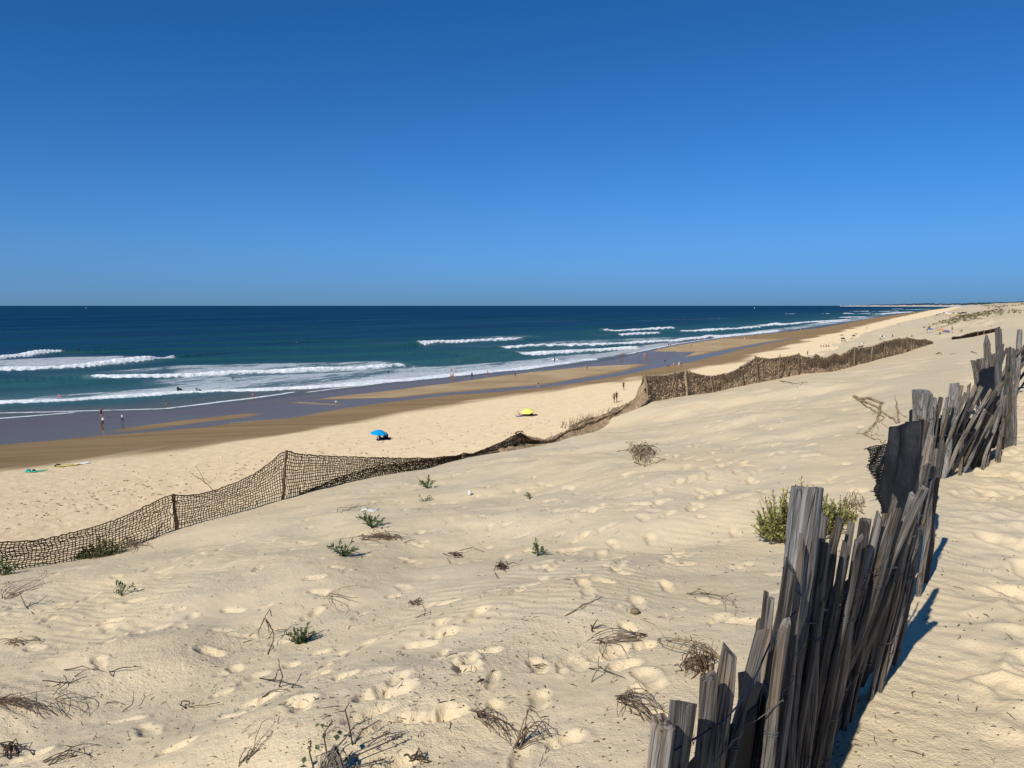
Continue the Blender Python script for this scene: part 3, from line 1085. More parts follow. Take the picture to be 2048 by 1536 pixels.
# thin swash lines at the very edge
for (px, w_) in [([(-300, 866), (0, 836.5), (80, 830.5), (170, 823.5)], 0.7), ([(-300, 838), (0, 826), (100, 824), (170, 822), (330, 817), (430, 805), (500, 797), (600, 782)], 0.75),
                 ([(600, 786), (750, 768), (870, 756), (1000, 743.5)], 0.5), ([(1250, 709), (1345, 689), (1440, 675), (1560, 663)], 0.9)]:
    a, b = to_sq(px)
    d = Q_ - np.interp(S_, a, b) + fbm(S_ * 0.12, S_ * 0, 3) * 0.6
    ok = smooth((S_ - a[0]) / 3) * smooth((a[-1] - S_) / 3)
    foam = np.maximum(foam, np.exp(-(d / w_) ** 2) * ok * 0.95)
    solid = np.maximum(solid, np.exp(-(d / w_) ** 2) * ok)
dsh = Q_ - shore_q(S_)
shallow = smooth(1 - dsh / 200.0) * 0.62 + 0.22 * smooth(1 - dsh / 700.0)
sandy = smooth(1 - dsh / 22.0) * 0.9
face = np.clip(face, 0, 1) * (SYg < 2500)
foam = np.clip(foam, 0, 1)
sf = grid_faces(len(SY), len(STX))
sk = (dsh > -7).ravel()
sf = sf[sk[sf].all(1)]
SZ = np.where(SYg > 2600, 0, SZ)
SZ = SZ * smooth((dsh + 1) / 8) + 0.012
sea = np_mesh('sea', np.stack([SX, SYg, SZ], -1).reshape(-1, 3), sf, M['sea'],
              {'foam': foam.ravel(), 'solid': np.clip(solid, 0, 1).ravel(), 'face': face.ravel(), 'shallow': shallow.ravel(), 'sandy': sandy.ravel()})
tag(sea, 'deep blue ocean with rows of white breakers', kind='structure')

# ================================================================== far coast
def hill(name, label, px, Y0, Y1, mat, kind=None):
    """a low ridge that runs from Y0 to Y1 with the measured skyline"""
    m_ = MB()
    us = np.arange(px[0][0], px[-1][0] + 1, 2.0)
    tops = np.interp(us, [p_[0] for p_ in px], [p_[1] for p_ in px])
    rows = [[], [], [], []]
    for k, (u, v) in enumerate(zip(us, tops)):
        Y = np.interp(u, [px[0][0], px[-1][0]], [Y0, Y1])
        top = at(u, v, Y)
        top.z += float(fbm(np.float64(u * 0.21), np.float64(0.3), 3)) * Y * 0.0010
        rows[0].append((top.x * 0.94, Y * 0.94, -2.0))
        rows[1].append((top.x * 0.975, Y * 0.975, max(top.z * 0.75, 0.2)))
        rows[2].append((top.x, Y, max(top.z, 0.3)))
        rows[3].append((top.x * 1.1, Y * 1.1, -2.0))
    m_.grid(rows)
    o = m_.build(name, mat)
    tag(o, label, kind=kind)
    return o


hill('hill', 'low wooded headland on the horizon', [(1700, 611.3), (1740, 609.6), (1780, 608.6), (1810, 607.6), (1850, 606.6), (1864, 606.4), (1872, 607.4), (1900, 607.2), (1940, 605.8), (1990, 604.5), (2060, 603), (2200, 603), (2500, 604)], 18000, 10500, M['wood_far'], 'structure')
t = NT('far_sand')
t.bsdf(t.mix(t.ramp(t.noise(t.pos(), 0.01, 3.0), 0.4, 0.6), (0.60, 0.56, 0.50), (0.5, 0.46, 0.40)), 0.95, 0.05)
hill('terrain', 'pale far beach below the wooded headland', [(1680, 611.6), (1720, 611.1), (1800, 610.4), (1880, 610.2), (1960, 609.5), (2100, 608)], 16500, 9500, t.mat, 'structure')

# ================================================================== PALING FENCE (split chestnut slats wired together)
def slat_mesh(kind, seed):
    """a split pale of unit length along z and unit width; uneven, slightly bent, sawn or pointed head"""
    r_ = random.Random(seed)
    m_ = MB()
    sides = 7 if kind != 'post' else 10
    rings = 13
    flat = r_.uniform(0.5, 0.95) if kind != 'post' else 0.9
    base = []
    for k in range(sides):
        w = 2 * math.pi * (k + r_.uniform(-0.25, 0.25)) / sides
        rad = r_.uniform(0.74, 1.14)
        fl = flat
        base.append((math.cos(w) * 0.5 * rad, math.sin(w) * 0.5 * rad * fl))
    bx_, by_ = r_.uniform(-0.35, 0.35), r_.uniform(-0.25, 0.25)
    ph = r_.uniform(0, 6)
    cut_a, cut_b = r_.uniform(-0.035, 0.035), r_.uniform(-0.02, 0.03)
    vs, fs = [], []
    for i in range(rings):
        z = i / (rings - 1)
        bend = math.sin(z * math.pi)
        sc = 1.0 + 0.10 * math.sin(ph + z * 7) + 0.06 * math.sin(ph * 2 + z * 23) + r_.uniform(-0.08, 0.08)
        if i == rings - 1:
            sc *= 0.93
        for k, (a, b) in enumerate(base):
            zz = z
            if i == rings - 1:
                if kind == 'pointed':
                    zz = 1.0 - 0.0
                    sc = 0.25
                else:
                    zz = 1.0 + a * cut_a + b * cut_b + r_.uniform(-0.006, 0.004)
            if kind == 'pointed' and i == rings - 2:
                zz = 0.90
            vs.append((a * sc * r_.uniform(0.93, 1.07) + bx_ * bend + 0.13 * math.sin(z * 9 + ph), b * sc * r_.uniform(0.93, 1.07) + by_ * bend + 0.08 * math.sin(z * 13 + ph), zz))
    for i in range(rings - 1):
        for k in range(sides):
            k2 = (k + 1) % sides
            fs.append((i * sides + k, i * sides + k2, (i + 1) * sides + k2, (i + 1) * sides + k))
    fs.append(tuple((rings - 1) * sides + k for k in range(sides)))
    return vs, fs, sides


SLAT_COUNT = 0


def slat(fence, base, top, width, kind='slat', mat=None, name=None):
    global SLAT_COUNT
    SLAT_COUNT += 1
    vs, fs, sides = slat_mesh(kind, SLAT_COUNT * 7 + 1)
    L = (top - base).length
    sink = 0.25
    me = bpy.data.meshes.new(name or kind)
    d = (top - base).normalized()
    me.from_pydata([(x * width, y * width, z * (L + sink) - sink) for (x, y, z) in vs], [], fs)
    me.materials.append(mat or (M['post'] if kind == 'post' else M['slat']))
    n = len(me.polygons)
    me.polygons.foreach_set('use_smooth', [False] * n)
    me.update()
    o = bpy.data.objects.new(name or ('post' if kind == 'post' else 'slat'), me)
    COL.objects.link(o)
    o.parent = fence
    o.location = base - Vector(fence['_base'])
    xa = Vector((base.y, -base.x, 0)).normalized()      # broad side roughly across the path's view
    xa = (xa - d * xa.dot(d)).normalized()
    ya = d.cross(xa)
    q = Matrix((xa, ya, d)).transposed().to_quaternion()
    yaw = Quaternion((0, 0, 1), random.uniform(-1.1, 1.1))
    o.rotation_mode = 'QUATERNION'
    o.rotation_quaternion = q @ yaw
    if kind == 'slat' and mat is None and base.y < 12:
        # twisted wire ties round the pale
        n_r = len(vs) // sides
        for fr_ in (0.30, 0.80):
            i = int(fr_ * (n_r - 1))
            ringp = [Vector((x * width, y * width, z * (L + sink) - sink)) for (x, y, z) in vs[i * sides:(i + 1) * sides]]
            cen = sum(ringp, Vector()) / sides
            ringp = [cen + (p_ - cen) * 1.10 + Vector((0, 0, random.uniform(-0.006, 0.006))) for p_ in ringp]
            mt_ = MB()
            for dz_ in (0.0, 0.009):
                mt_.tube([p_ + Vector((0, 0, dz_)) for p_ in ringp + ringp[:2]], 0.0019, 4)
            to = mt_.build('tie', M['wire'])
            to.parent = o
    return (base, top, width)


def fence_from(fence, specs):
    done = []
    for sp in specs:
        ut, vt, k, Yb, w = sp[:5]
        kind = sp[5] if len(sp) > 5 else 'slat'
        dY = sp[6] if len(sp) > 6 else 0.0
        z = 15.95
        for it in range(4):
            vb = vproj(Yb, z)
            ub = ut - k * (vb - vt)
            xb = xproj(ub, Yb, z)
            z = zat(xb, Yb)
        base = Vector((xb, Yb, z))
        top = at(ut, vt, Yb + dY)
        done.append(slat(fence, base, top, w * (1.02 if kind == 'slat' else 1.1), kind))
    return done


def wires(fence, slats, fracs, seed, mat='wire'):
    r_ = random.Random(seed)
    for fr in fracs:
        pts = []
        for (b, t_, w) in sorted(slats, key=lambda a: a[0].x * TX + a[0].y * TY):
            L = (t_ - b).length
            p_ = b + (t_ - b) * min(0.97, fr * 1.05 / max(L, 0.5))
            side = Vector((TY, -TX, 0)) * (w * 0.5 + 0.004)
            pts.append(p_ + side * (1 if len(pts) % 2 else 0.9) + Vector((0, 0, r_.uniform(-0.012, 0.012))))
        fine = []
        for a, c in zip(pts[:-1], pts[1:]):
            for j in range(3):
                f = j / 3
                fine.append(a.lerp(c, f) + Vector((0, 0, -0.012 * math.sin(f * math.pi))) + Vector((r_.uniform(-1, 1), r_.uniform(-1, 1), r_.uniform(-1, 1))) * 0.004)
        fine.append(pts[-1])
        m_ = MB()
        m_.tube(fine, 0.0022, 4)
        m_.build('wire', M[mat], fence)


def sheet(parent_or_none, name, mat, rows, thick=0.004, seed=1, wob=0.02):
    """a cloth through rows of points, with folds and a little thickness"""
    r_ = random.Random(seed)
    nu, nv = 26, 16
    P = []
    A = rows
    h, w = len(A), len(A[0])

    def sample(fu, fv):
        x = fu * (w - 1)
        y = fv * (h - 1)
        j = min(int(x), w - 2)
        i = min(int(y), h - 2)
        fx, fy = x - j, y - i
        return (A[i][j] * (1 - fx) + A[i][j + 1] * fx) * (1 - fy) + (A[i + 1][j] * (1 - fx) + A[i + 1][j + 1] * fx) * fy

    for i in range(nv):
        row = []
        for j in range(nu):
            p_ = sample(j / (nu - 1), i / (nv - 1))
            n_ = float(fbm(np.float64(j * 0.22 + seed * 3.3), np.float64(i * 0.16), 3)) * wob * 2
            row.append(p_ + Vector((TY, -TX, 0)) * n_)
        P.append(row)
    m_ = MB()
    m_.grid(P)
    o = m_.build(name, mat, parent_or_none)
    so = o.modifiers.new('thickness', 'SOLIDIFY')
    so.thickness = thick
    return o


NEAR = [(1335, 1453, .13, 1.62, .060), (1363, 1401, .10, 1.76, .064), (1421, 1352, .14, 1.90, .046), (1462, 1300, .14, 2.02, .054), (1522, 1260, .27, 2.20, .046),
        (1530, 1186, .08, 2.48, .026), (1542, 1195, .10, 2.42, .034), (1620, 975, .19, 2.55, .092, 'post'), (1584, 1137, .16, 2.32, .056), (1606, 1076, .10, 2.45, .030),
        (1570, 1250, .14, 2.25, .036), (1627, 1032, .09, 2.75, .040), (1647, 1027, .08, 2.9, .042), (1680, 1037, .20, 3.0, .045), (1702, 1046, .18, 3.1, .036), (1728, 1043, .22, 3.2, .055),
        (1738, 1038, .20, 3.35, .042), (1760, 1030, .25, 3.4, .038), (1771, 1027, .24, 3.5, .038), (1790, 998, .22, 3.62, .036), (1793, 1020, .33, 3.45, .058),
        (1845, 977, .43, 3.55, .066), (1813, 1050, .30, 3.72, .042), (1825, 992, .30, 3.8, .044), (1830, 1034, .24, 3.88, .045), (1840, 1002, .22, 3.98, .046), (1852, 927, .22, 4.15, .055),
        (1861, 960, .19, 4.25, .040), (1655, 1090, .14, 2.8, .036), (1690, 1085, .18, 2.98, .036), (1598, 1180, .12, 2.38, .03), (1718, 1080, .20, 3.08, .034)]
_rf = random.Random(21)
for _k in range(len(NEAR)):
    a_ = NEAR[_k]
    if 1.9 < a_[3] < 4.2 and len(a_) == 5 and a_[0] > 1500 and _k % 2:
        NEAR.append((a_[0] + _rf.uniform(-16, 4), a_[1] + _rf.uniform(15, 75), a_[2] + _rf.uniform(-.05, .05), a_[3] + _rf.uniform(0.02, 0.12), a_[4] * _rf.uniform(0.75, 1.0)))
fa = thing('paling_fence', 'nearest stretch of grey split-wood paling fence, dark in its own shade', 'fence', (0.4, 1.7, zat(0.4, 1.7)), 'stretches of the paling fence')
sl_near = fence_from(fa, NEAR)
wires(fa, sl_near, (0.30, 0.88), 5)
# blue cord slung along the near slats
mcord = MB()
cp = [at(1350, 1500, 1.70), at(1410, 1465, 1.85), at(1450, 1440, 1.95), at(1490, 1395, 2.08), at(1515, 1345, 2.15), at(1545, 1275, 2.3), at(1575, 1240, 2.30), at(1600, 1215, 2.42)]
mcord.tube(cp, 0.0026, 5)
mcord.build('cord', M['cord'], fa)

MID = [(1861, 873, .16, 5.0, .060), (1850, 838, .24, 5.5, .10), (1850, 784, .13, 6.0, .125, 'post'), (1833, 806, .12, 6.4, .05), (1872, 900, .12, 5.3, .05), (1880, 885, .12, 5.6, .05),
       (1866, 815, .12, 7.0, .05), (1858, 812, .10, 7.6, .05)]
SEC2 = [(1870, 796, .15, 8.7, .055), (1881, 794, .12, 8.8, .056), (1893, 795, .15, 8.9, .056), (1900, 815, .22, 8.85, .045), (1905, 800, .30, 9.0, .050), (1908, 766, .15, 9.15, .11, 'post'), (1924, 771, .30, 9.1, .055),
        (1932, 787, .45, 9.1, .055), (1937, 768, .10, 9.4, .045), (1943, 795, .50, 9.2, .060), (1948, 830, .5, 9.15, .05), (1953, 771, .45, 9.4, .048), (1965, 774, .50, 9.45, .062), (1972, 820, .55, 9.4, .05), (1982, 779, .60, 9.55, .062), (1985, 830, .5, 9.6, .05),
        (1993, 782, .70, 9.65, .055), (2003, 764, .70, 9.75, .055), (1985, 802, .50, 9.85, .05), (1998, 800, .40, 9.9, .05), (2004, 806, .25, 10.0, .055), (2010, 790, .12, 10.15, .055), (1996, 835, .3, 9.9, .05), (2006, 838, .12, 10.1, .055),
        (2013, 733, .05, 10.9, .055), (2021, 742, .05, 11.0, .062), (2027, 770, .04, 11.1, .055), (2033, 735, .03, 11.3, .055), (2002, 689, .02, 11.6, .09, 'post'), (2017, 745, .3, 11.0, .05), (2024, 748, .2, 11.15, .05)]
fb = thing('paling_fence', 'middle stretch of paling fence with slats fanned right behind black sheeting', 'fence', (4.2, 7.5, zat(4.2, 7.5)), 'stretches of the paling fence')
sl_mid = fence_from(fb, MID)
sl_2 = fence_from(fb, SEC2)
wires(fb, sl_2, (0.2, 0.55, 0.85), 8)
wires(fb, sl_mid, (0.55, 0.85), 9)
SEC3L = [(1948, 721, -.10, 14.0, .085), (1955, 718, -.10, 14.2, .075), (1961, 717, -.05, 14.4, .085), (1967, 716, -.02, 14.6, .08), (1974, 669, .02, 14.8, .10, 'pointed'), (1981, 706, .03, 15.0, .075),
         (1986, 709, .03, 15.2, .085), (1991, 707, .05, 15.3, .08), (1996, 657, .01, 15.5, .115, 'post'), (2008, 700, .25, 15.8, .08), (2013, 697, .3, 16.0, .08), (2018, 695, .10, 16.2, .08), (2025, 696, .05, 16.4, .10, 'post')]
SEC3R = [(2032, 700, .55, 17.4, .075), (2037, 698, .60, 17.6, .075), (2042, 696, .65, 17.8, .075), (2040, 659, .06, 17.9, .125, 'post'), (2047, 694, .70, 18.0, .075), (2052, 690, .75, 18.2, .075), (2058, 688, .75, 18.4, .075),
         (2064, 688, .75, 18.6, .075), (2070, 686, .75, 18.8, .075), (2078, 686, .75, 19.0, .075), (2036, 715, .6, 17.5, .07), (2046, 712, .65, 17.9, .07), (2088, 684, .7, 19.3, .075), (2097, 684, .6, 19.6, .075), (2044, 725, .7, 17.9, .06), (2052, 722, .7, 18.1, .06)]
fc = thing('paling_fence', 'farthest stretch of paling fence at the right picture edge with tall posts', 'fence', (9, 15, zat(9, 15)), 'stretches of the paling fence')
s3l = fence_from(fc, SEC3L)
s3r = fence_from(fc, SEC3R)
wires(fc, s3l, (0.5, 0.85), 12)
wires(fc, s3r, (0.4, 0.8), 13)


def back(slats, i0, i1, lo, hi, off=0.05):
    """rows of points just behind the slats (dune side)"""
    ss_ = sorted(slats, key=lambda a: a[0].x * TX + a[0].y * TY)[i0:i1]
    n_ = Vector((NX, NY, 0)) * off
    rows = []
    for fr in lo, (lo + hi) / 2, hi:
        rows.append([b + (t_ - b).normalized() * (1.1 * fr) + n_ for (b, t_, w) in ss_])
    return rows


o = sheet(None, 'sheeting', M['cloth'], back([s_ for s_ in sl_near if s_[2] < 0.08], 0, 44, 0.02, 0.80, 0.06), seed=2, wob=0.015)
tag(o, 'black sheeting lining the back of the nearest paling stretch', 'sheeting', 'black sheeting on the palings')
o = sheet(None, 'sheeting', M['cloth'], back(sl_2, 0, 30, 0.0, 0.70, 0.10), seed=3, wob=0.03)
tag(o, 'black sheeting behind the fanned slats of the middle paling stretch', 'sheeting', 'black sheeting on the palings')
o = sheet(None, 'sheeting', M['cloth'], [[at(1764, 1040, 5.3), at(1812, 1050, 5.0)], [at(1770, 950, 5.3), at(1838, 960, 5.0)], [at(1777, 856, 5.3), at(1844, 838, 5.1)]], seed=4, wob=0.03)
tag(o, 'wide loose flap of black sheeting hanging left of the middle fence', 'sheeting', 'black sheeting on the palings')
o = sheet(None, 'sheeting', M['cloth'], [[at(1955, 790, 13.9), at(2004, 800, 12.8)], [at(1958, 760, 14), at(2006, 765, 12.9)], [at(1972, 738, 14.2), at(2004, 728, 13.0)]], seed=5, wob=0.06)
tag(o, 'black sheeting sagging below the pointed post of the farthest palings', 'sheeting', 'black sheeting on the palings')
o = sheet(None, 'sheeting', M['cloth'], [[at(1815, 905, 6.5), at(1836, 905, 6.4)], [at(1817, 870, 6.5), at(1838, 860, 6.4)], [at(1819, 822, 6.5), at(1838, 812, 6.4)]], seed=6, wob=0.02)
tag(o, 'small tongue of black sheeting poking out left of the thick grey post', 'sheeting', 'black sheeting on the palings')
# frayed dark mesh strip: woven from real threads
ms_ = MB()
NR, NC = 46, 14
tw = [at(1735 + 4 * math.sin(k * 0.35) + k * 0.62, 896 + k * 134 / NR, 5.42) for k in range(NR)]
te = [at(1773 - 0.1 * k, 888 + k * 142 / NR, 5.32) for k in range(NR)]
for k in range(NR):
    fr_ = [tw[k] + (te[k] - tw[k]) * (j / 8) + Vector((random.uniform(-1, 1), random.uniform(-1, 1), random.uniform(-1, 1))) * 0.004 for j in range(9)]
    fr_[0] += (tw[k] - te[k]) * random.uniform(0, 0.22)
    ms_.tube(fr_, 0.0042, 3, cap=False)
for j in range(NC):
    f = j / (NC - 1)
    ms_.tube([tw[k].lerp(te[k], f) + Vector((0.004 * math.sin(k * 3.1), 0.01 * math.sin(k * 0.5 + j * 0.7), 0)) for k in range(NR)], 0.0042, 3, cap=False)
o = ms_.build('mesh_strip', M['cloth'])
tag(o, 'frayed strip of dark woven mesh left of the black flap', 'mesh strip')

# ================================================================== ROPE NETS
def net_frame(top_px, s_fixed=None):
    pass


base_u = [c_[0] for c_ in CREST]
base_v = [c_[1] for c_ in CREST]


def crest_pt(u):
    """foot point of the net measured at column u (on the crest line)"""
    us_ = np.array([c_[0] for c_ in CREST], float)
    S_u = []
    for (uu, v, Y) in CREST:
        d = ray(uu, v)
        if Y is None:
            t__ = 14.3 / (d[0] * NX + d[1] * NY)
            S_u.append(d[1] * t__)
        else:
            S_u.append(Y)
    Y = float(np.interp(u, us_, S_u))
    v = float(np.interp(u, us_, base_v))
    # forward distance is interpolated as 1/Y so that the plan line stays straight
    Y = 1.0 / float(np.interp(u, us_, 1.0 / np.array(S_u)))
    P = at(u, v, Y)
    return P


def net_strip(fence, name, u0, u1, top_pts, cell, rows, rad, mat, seed, billow=0.05, jit=0.010, lift=0.0, sag=None, lean=0.0):
    r_ = random.Random(seed)
    tu = [p_[0] for p_ in top_pts]
    tv = [p_[1] for p_ in top_pts]
    # walk along in equal steps
    cols = []
    u = u0
    while u <= u1:
        b = crest_pt(u)
        vt = float(np.interp(u, tu, tv))
        t_ = at(u, vt, b.y)
        cols.append((b, t_))
        b2 = crest_pt(u + 1)
        u += cell / max((b2 - b).length, 1e-4)
    nx_, ny_ = NX, NY
    grid_ = []
    for i, (b, t_) in enumerate(cols):
        col = []
        for j in range(rows + 1):
            f = j / rows
            bl = billow * math.sin(f * math.pi) * (0.6 + 0.8 * float(vnoise(np.float64(i * 0.05 + seed), np.float64(f * 2.0))) * 2)
            p_ = b.lerp(t_, f) + Vector((nx_, ny_, 0)) * (bl + lean * f)
            wv = float(vnoise(np.float64(i * 0.11 + seed * 5), np.float64(j * 0.5)))
            p_ += Vector((TX, TY, 0)) * (wv * cell * 0.9) + Vector((r_.gauss(0, jit), r_.gauss(0, jit), r_.gauss(0, jit) + 0.02 * wv))
            if j == 0:
                p_.z -= 0.06
            col.append(p_)
        grid_.append(col)
    m_ = MB()
    for j in range(rows + 1):
        m_.tube([g[j] for g in grid_], [rad * (1.5 if j == rows else r_.uniform(0.8, 1.15)) for g in grid_], 3, cap=False)
    for g in grid_:
        m_.tube(g, [rad * r_.uniform(0.75, 1.2) for _ in g], 3, cap=False)
    m_.build(name, mat, fence)
    return grid_


def stake(fence, ub, ut, vt, Y, w, mat, sink=0.3):
    b = crest_pt(ub)
    if Y is None:
        Y = b.y
    if mat is M['stake']:
        Y -= 0.28
    base = Vector((xproj(ub, Y, b.z), Y, b.z))
    top = at(ut, vt, Y)
    return slat(fence, base, top, w, 'slat', mat, 'post')


TOP_NEAR = [(-340, 1160), (-200, 1120), (-90, 1085), (-60, 1083), (0, 1088), (50, 1083), (100, 1075), (150, 1064), (200, 1051), (245, 1035), (290, 1014), (325, 996), (345, 989), (362, 991), (400, 988), (440, 978), (480, 962), (510, 947), (540, 926), (560, 908), (573, 902),
            (590, 907), (640, 911), (700, 914), (800, 917), (870, 916), (915, 911), (928, 906), (945, 908), (970, 898), (1000, 886), (1020, 875), (1040, 866), (1060, 874), (1085, 888)]
fr = thing('net_fence', 'open brown rope-net fence running along the dune edge at left', 'net fence', tuple(crest_pt(350)), 'rope-net fences on the dune edge')
for (u0, u1, sd) in [(-330, -62, 1), (-60, 345, 2), (347, 572, 3), (575, 928, 4), (930, 1042, 5)]:
    dens = 0.072 if u1 < 600 else (0.066 if u1 < 930 else 0.058)
    net_strip(fr, 'net', u0, u1, TOP_NEAR, dens, 14 if u1 < 600 else 13, 0.0102 if u1 < 600 else 0.0120, M['rope'], sd, 0.05, 0.008)
net_strip(fr, 'net', 600, 928, [(600, 991), (680, 955), (760, 932), (830, 924), (928, 912)], 0.075, 7, 0.009, M['rope'], 31, 0.16, 0.016)
stake(fr, 353, 346, 988, None, 0.085, M['brown_stake'])
stake(fr, 566, 573, 900, None, 0.10, M['brown_stake'])
stake(fr, -62, -62, 1080, None, 0.085, M['brown_stake'])
stake(fr, 928, 928, 905, None, 0.07, M['brown_stake'])

# collapsed bundle
fm_ = thing('collapsed_net', 'collapsed heap of folded brown netting lying over the dune edge', 'netting', tuple(crest_pt(1120)))


def drape(parent, name, low_px, high_px, Yoff, mat, seed, n=120, rows=9, rad=0.02, rough=0.05):
    """net lying in folds: low_px / high_px are its lower and upper edges"""
    r_ = random.Random(seed)
    us_ = np.linspace(low_px[0][0], low_px[-1][0], n)
    lv = np.interp(us_, [p_[0] for p_ in low_px], [p_[1] for p_ in low_px])
    hv = np.interp(us_, [p_[0] for p_ in high_px], [p_[1] for p_ in high_px])
    G = []
    for i, u in enumerate(us_):
        Y = crest_pt(u).y
        b = at(u, lv[i], Y - 0.55)
        b.z += 0.02
        t_ = at(u, hv[i], Y + Yoff)
        col = []
        for j in range(rows + 1):
            f = j / rows
            p_ = b.lerp(t_, f)
            p_ += Vector((NX, NY, 0)) * (-rough * 2.2 * math.sin(f * 9 + 2 * float(vnoise(np.float64(i * 0.06), np.float64(seed)))))
            p_ += Vector((0, 0, 1)) * (rough * float(fbm(np.float64(i * 0.13 + seed), np.float64(j * 0.45), 3)) * 2)
            p_ += Vector((r_.gauss(0, 0.01), r_.gauss(0, 0.01), r_.gauss(0, 0.01)))
            col.append(p_)
        G.append(col)
    m_ = MB()
    m_.grid([[c[j] - Vector((0, 0, 0.02)) for c in G] for j in range(rows + 1)])
    m_.build('fold', M['coir_light'], parent)
    m_ = MB()
    for j in range(rows + 1):
        m_.tube([g[j] for g in G], [rad * r_.uniform(0.7, 1.3) for g in G], 3, cap=False)
    for g in G:
        m_.tube(g, [rad * r_.uniform(0.6, 1.2) for _ in g], 3, cap=False)
    m_.build(name, mat, parent)


drape(fm_, 'net', [(1000, 908), (1060, 899), (1110, 893), (1150, 885), (1175, 872), (1210, 860), (1238, 840), (1262, 822), (1292, 806)],
      [(1000, 890), (1040, 868), (1060, 872), (1085, 880), (1110, 872), (1140, 851), (1180, 835), (1210, 826), (1240, 812), (1270, 795), (1285, 765), (1292, 752)], 0.35, M['coir'], 3, 190, 10, 0.016, 0.05)
# the tent-shaped bunch where the net is tied up
mt = MB()
r_ = random.Random(77)
ap = at(1040, 867, crest_pt(1040).y)
for k in range(70):
    ue = r_.uniform(1008, 1088)
    e = crest_pt(ue)
    e.z += r_.uniform(-0.02, 0.06)
    e.y -= r_.uniform(-0.25, 0.2)
    mid = ap.lerp(e, 0.5) + Vector((r_.gauss(0, 0.04), r_.gauss(0, 0.1), -0.03))
    mt.tube([ap + Vector((r_.gauss(0, 0.03), r_.gauss(0, 0.04), r_.gauss(0, 0.02))), mid, e], [0.012, 0.014, 0.012], 3, cap=False)
for k in range(14):
    a0 = r_.uniform(0, 3.1)
    pts = []
    for j in range(8):
        a = a0 + j * 0.45
        pts.append(ap + Vector((0.16 * math.cos(a) + r_.gauss(0, .02), r_.gauss(0, 0.06), 0.09 * math.sin(a))))
    mt.tube(pts, 0.009, 3, cap=False)
mt.build('bunch', M['rope'], fm_)

# tall dense net
TOP_FAR = [(1288, 750), (1300, 752), (1330, 751), (1360, 744), (1370, 741), (1385, 746), (1410, 752), (1430, 752), (1460, 746), (1490, 730), (1512, 715), (1540, 718), (1575, 713), (1598, 709), (1606, 714), (1624, 716), (1633, 709), (1640, 715), (1652, 717), (1667, 707), (1680, 711), (1692, 705), (1706, 697), (1708, 695), (1720, 697), (1740, 694), (1755, 689), (1767, 684), (1785, 680), (1798, 677),
           (1805, 679), (1813, 676), (1826, 678), (1838, 680), (1850, 679), (1866, 684)]
ff = thing('net_fence', 'tall dense brown netting fence with pale leaning stakes along the dune crest', 'net fence', tuple(crest_pt(1500)), 'rope-net fences on the dune edge')
seg = [(1290, 1371), (1371, 1515), (1515, 1599), (1599, 1668), (1668, 1708), (1708, 1768), (1768, 1814), (1814, 1866)]
for k, (u0, u1) in enumerate(seg):
    net_strip(ff, 'net', u0, u1, TOP_FAR, 0.085 if u1 < 1600 else 0.12, 15 if u1 < 1600 else 10, 0.022 if u1 < 1600 else 0.036, M['coir'], 60 + k, 0.10, 0.016)
    us_ = np.linspace(u0, u1, 14)
    rows_ = []
    for fr_ in (0.0, 0.33, 0.66, 0.985):
        row_ = []
        for iu, uu in enumerate(us_):
            b_ = crest_pt(uu)
            t__ = at(uu, float(np.interp(uu, [p_[0] for p_ in TOP_FAR], [p_[1] for p_ in TOP_FAR])), b_.y)
            row_.append(b_.lerp(t__, fr_) + Vector((NX, NY, 0)) * (0.10 + 0.10 * math.sin(fr_ * 3.1) + 0.05 * math.sin(iu * 1.7 + k)))
        rows_.append(row_)
    mbk = MB()
    mbk.grid(rows_)
    mbk.build('burlap', M['burlap'], ff)
    if k > 1:
        net_strip(ff, 'net', u0, u1, [(p_[0], p_[1] + 1.5) for p_ in TOP_FAR], 0.13 if u1 < 1600 else 0.2, 10 if u1 < 1600 else 7, 0.028 if u1 < 1600 else 0.045, M['coir'], 160 + k, 0.2, 0.03)
for (ub, ut, vt, w) in [(1297, 1290, 748, 0.11), (1374, 1370, 740, 0.12), (1425, 1420, 750, 0.08), (1488, 1480, 732, 0.09), (1518, 1511, 712, 0.10), (1555, 1560, 708, 0.07), (1573, 1575, 711, 0.07), (1597, 1598, 706, 0.10), (1622, 1607, 714, 0.10), (1662, 1651, 714, 0.09),
                        (1680, 1667, 706, 0.09), (1700, 1693, 704, 0.09), (1708, 1708, 694, 0.11), (1742, 1745, 693, 0.09), (1765, 1760, 690, 0.09), (1768, 1768, 682, 0.12), (1800, 1806, 676, 0.09), (1813, 1814, 673, 0.12), (1823, 1822, 678, 0.09), (1827, 1828, 676, 0.12), (1848, 1848, 678, 0.1)]:
    stake(ff, ub, ut, vt, None, w, M['stake'])
# far stub of net
fg = thing('net_fence', 'short stub of dark netting with pale stakes far off beside the tall grey post', 'net fence', tuple(crest_pt(1950)), 'rope-net fences on the dune edge')
TOP_STUB = [(1898, 675), (1920, 674), (1935, 669), (1950, 665), (1965, 663), (1980, 660), (1992, 657), (2003, 653)]
net_strip(fg, 'net', 1905, 2000, TOP_STUB, 0.22, 6, 0.07, M['rope'], 91, 0.15, 0.03)
for (ub, vt) in [(1954, 662), (1967, 660), (1980, 657), (1994, 655)]:
    stake(fg, ub, ub + 1, vt, None, 0.16, M['stake'])
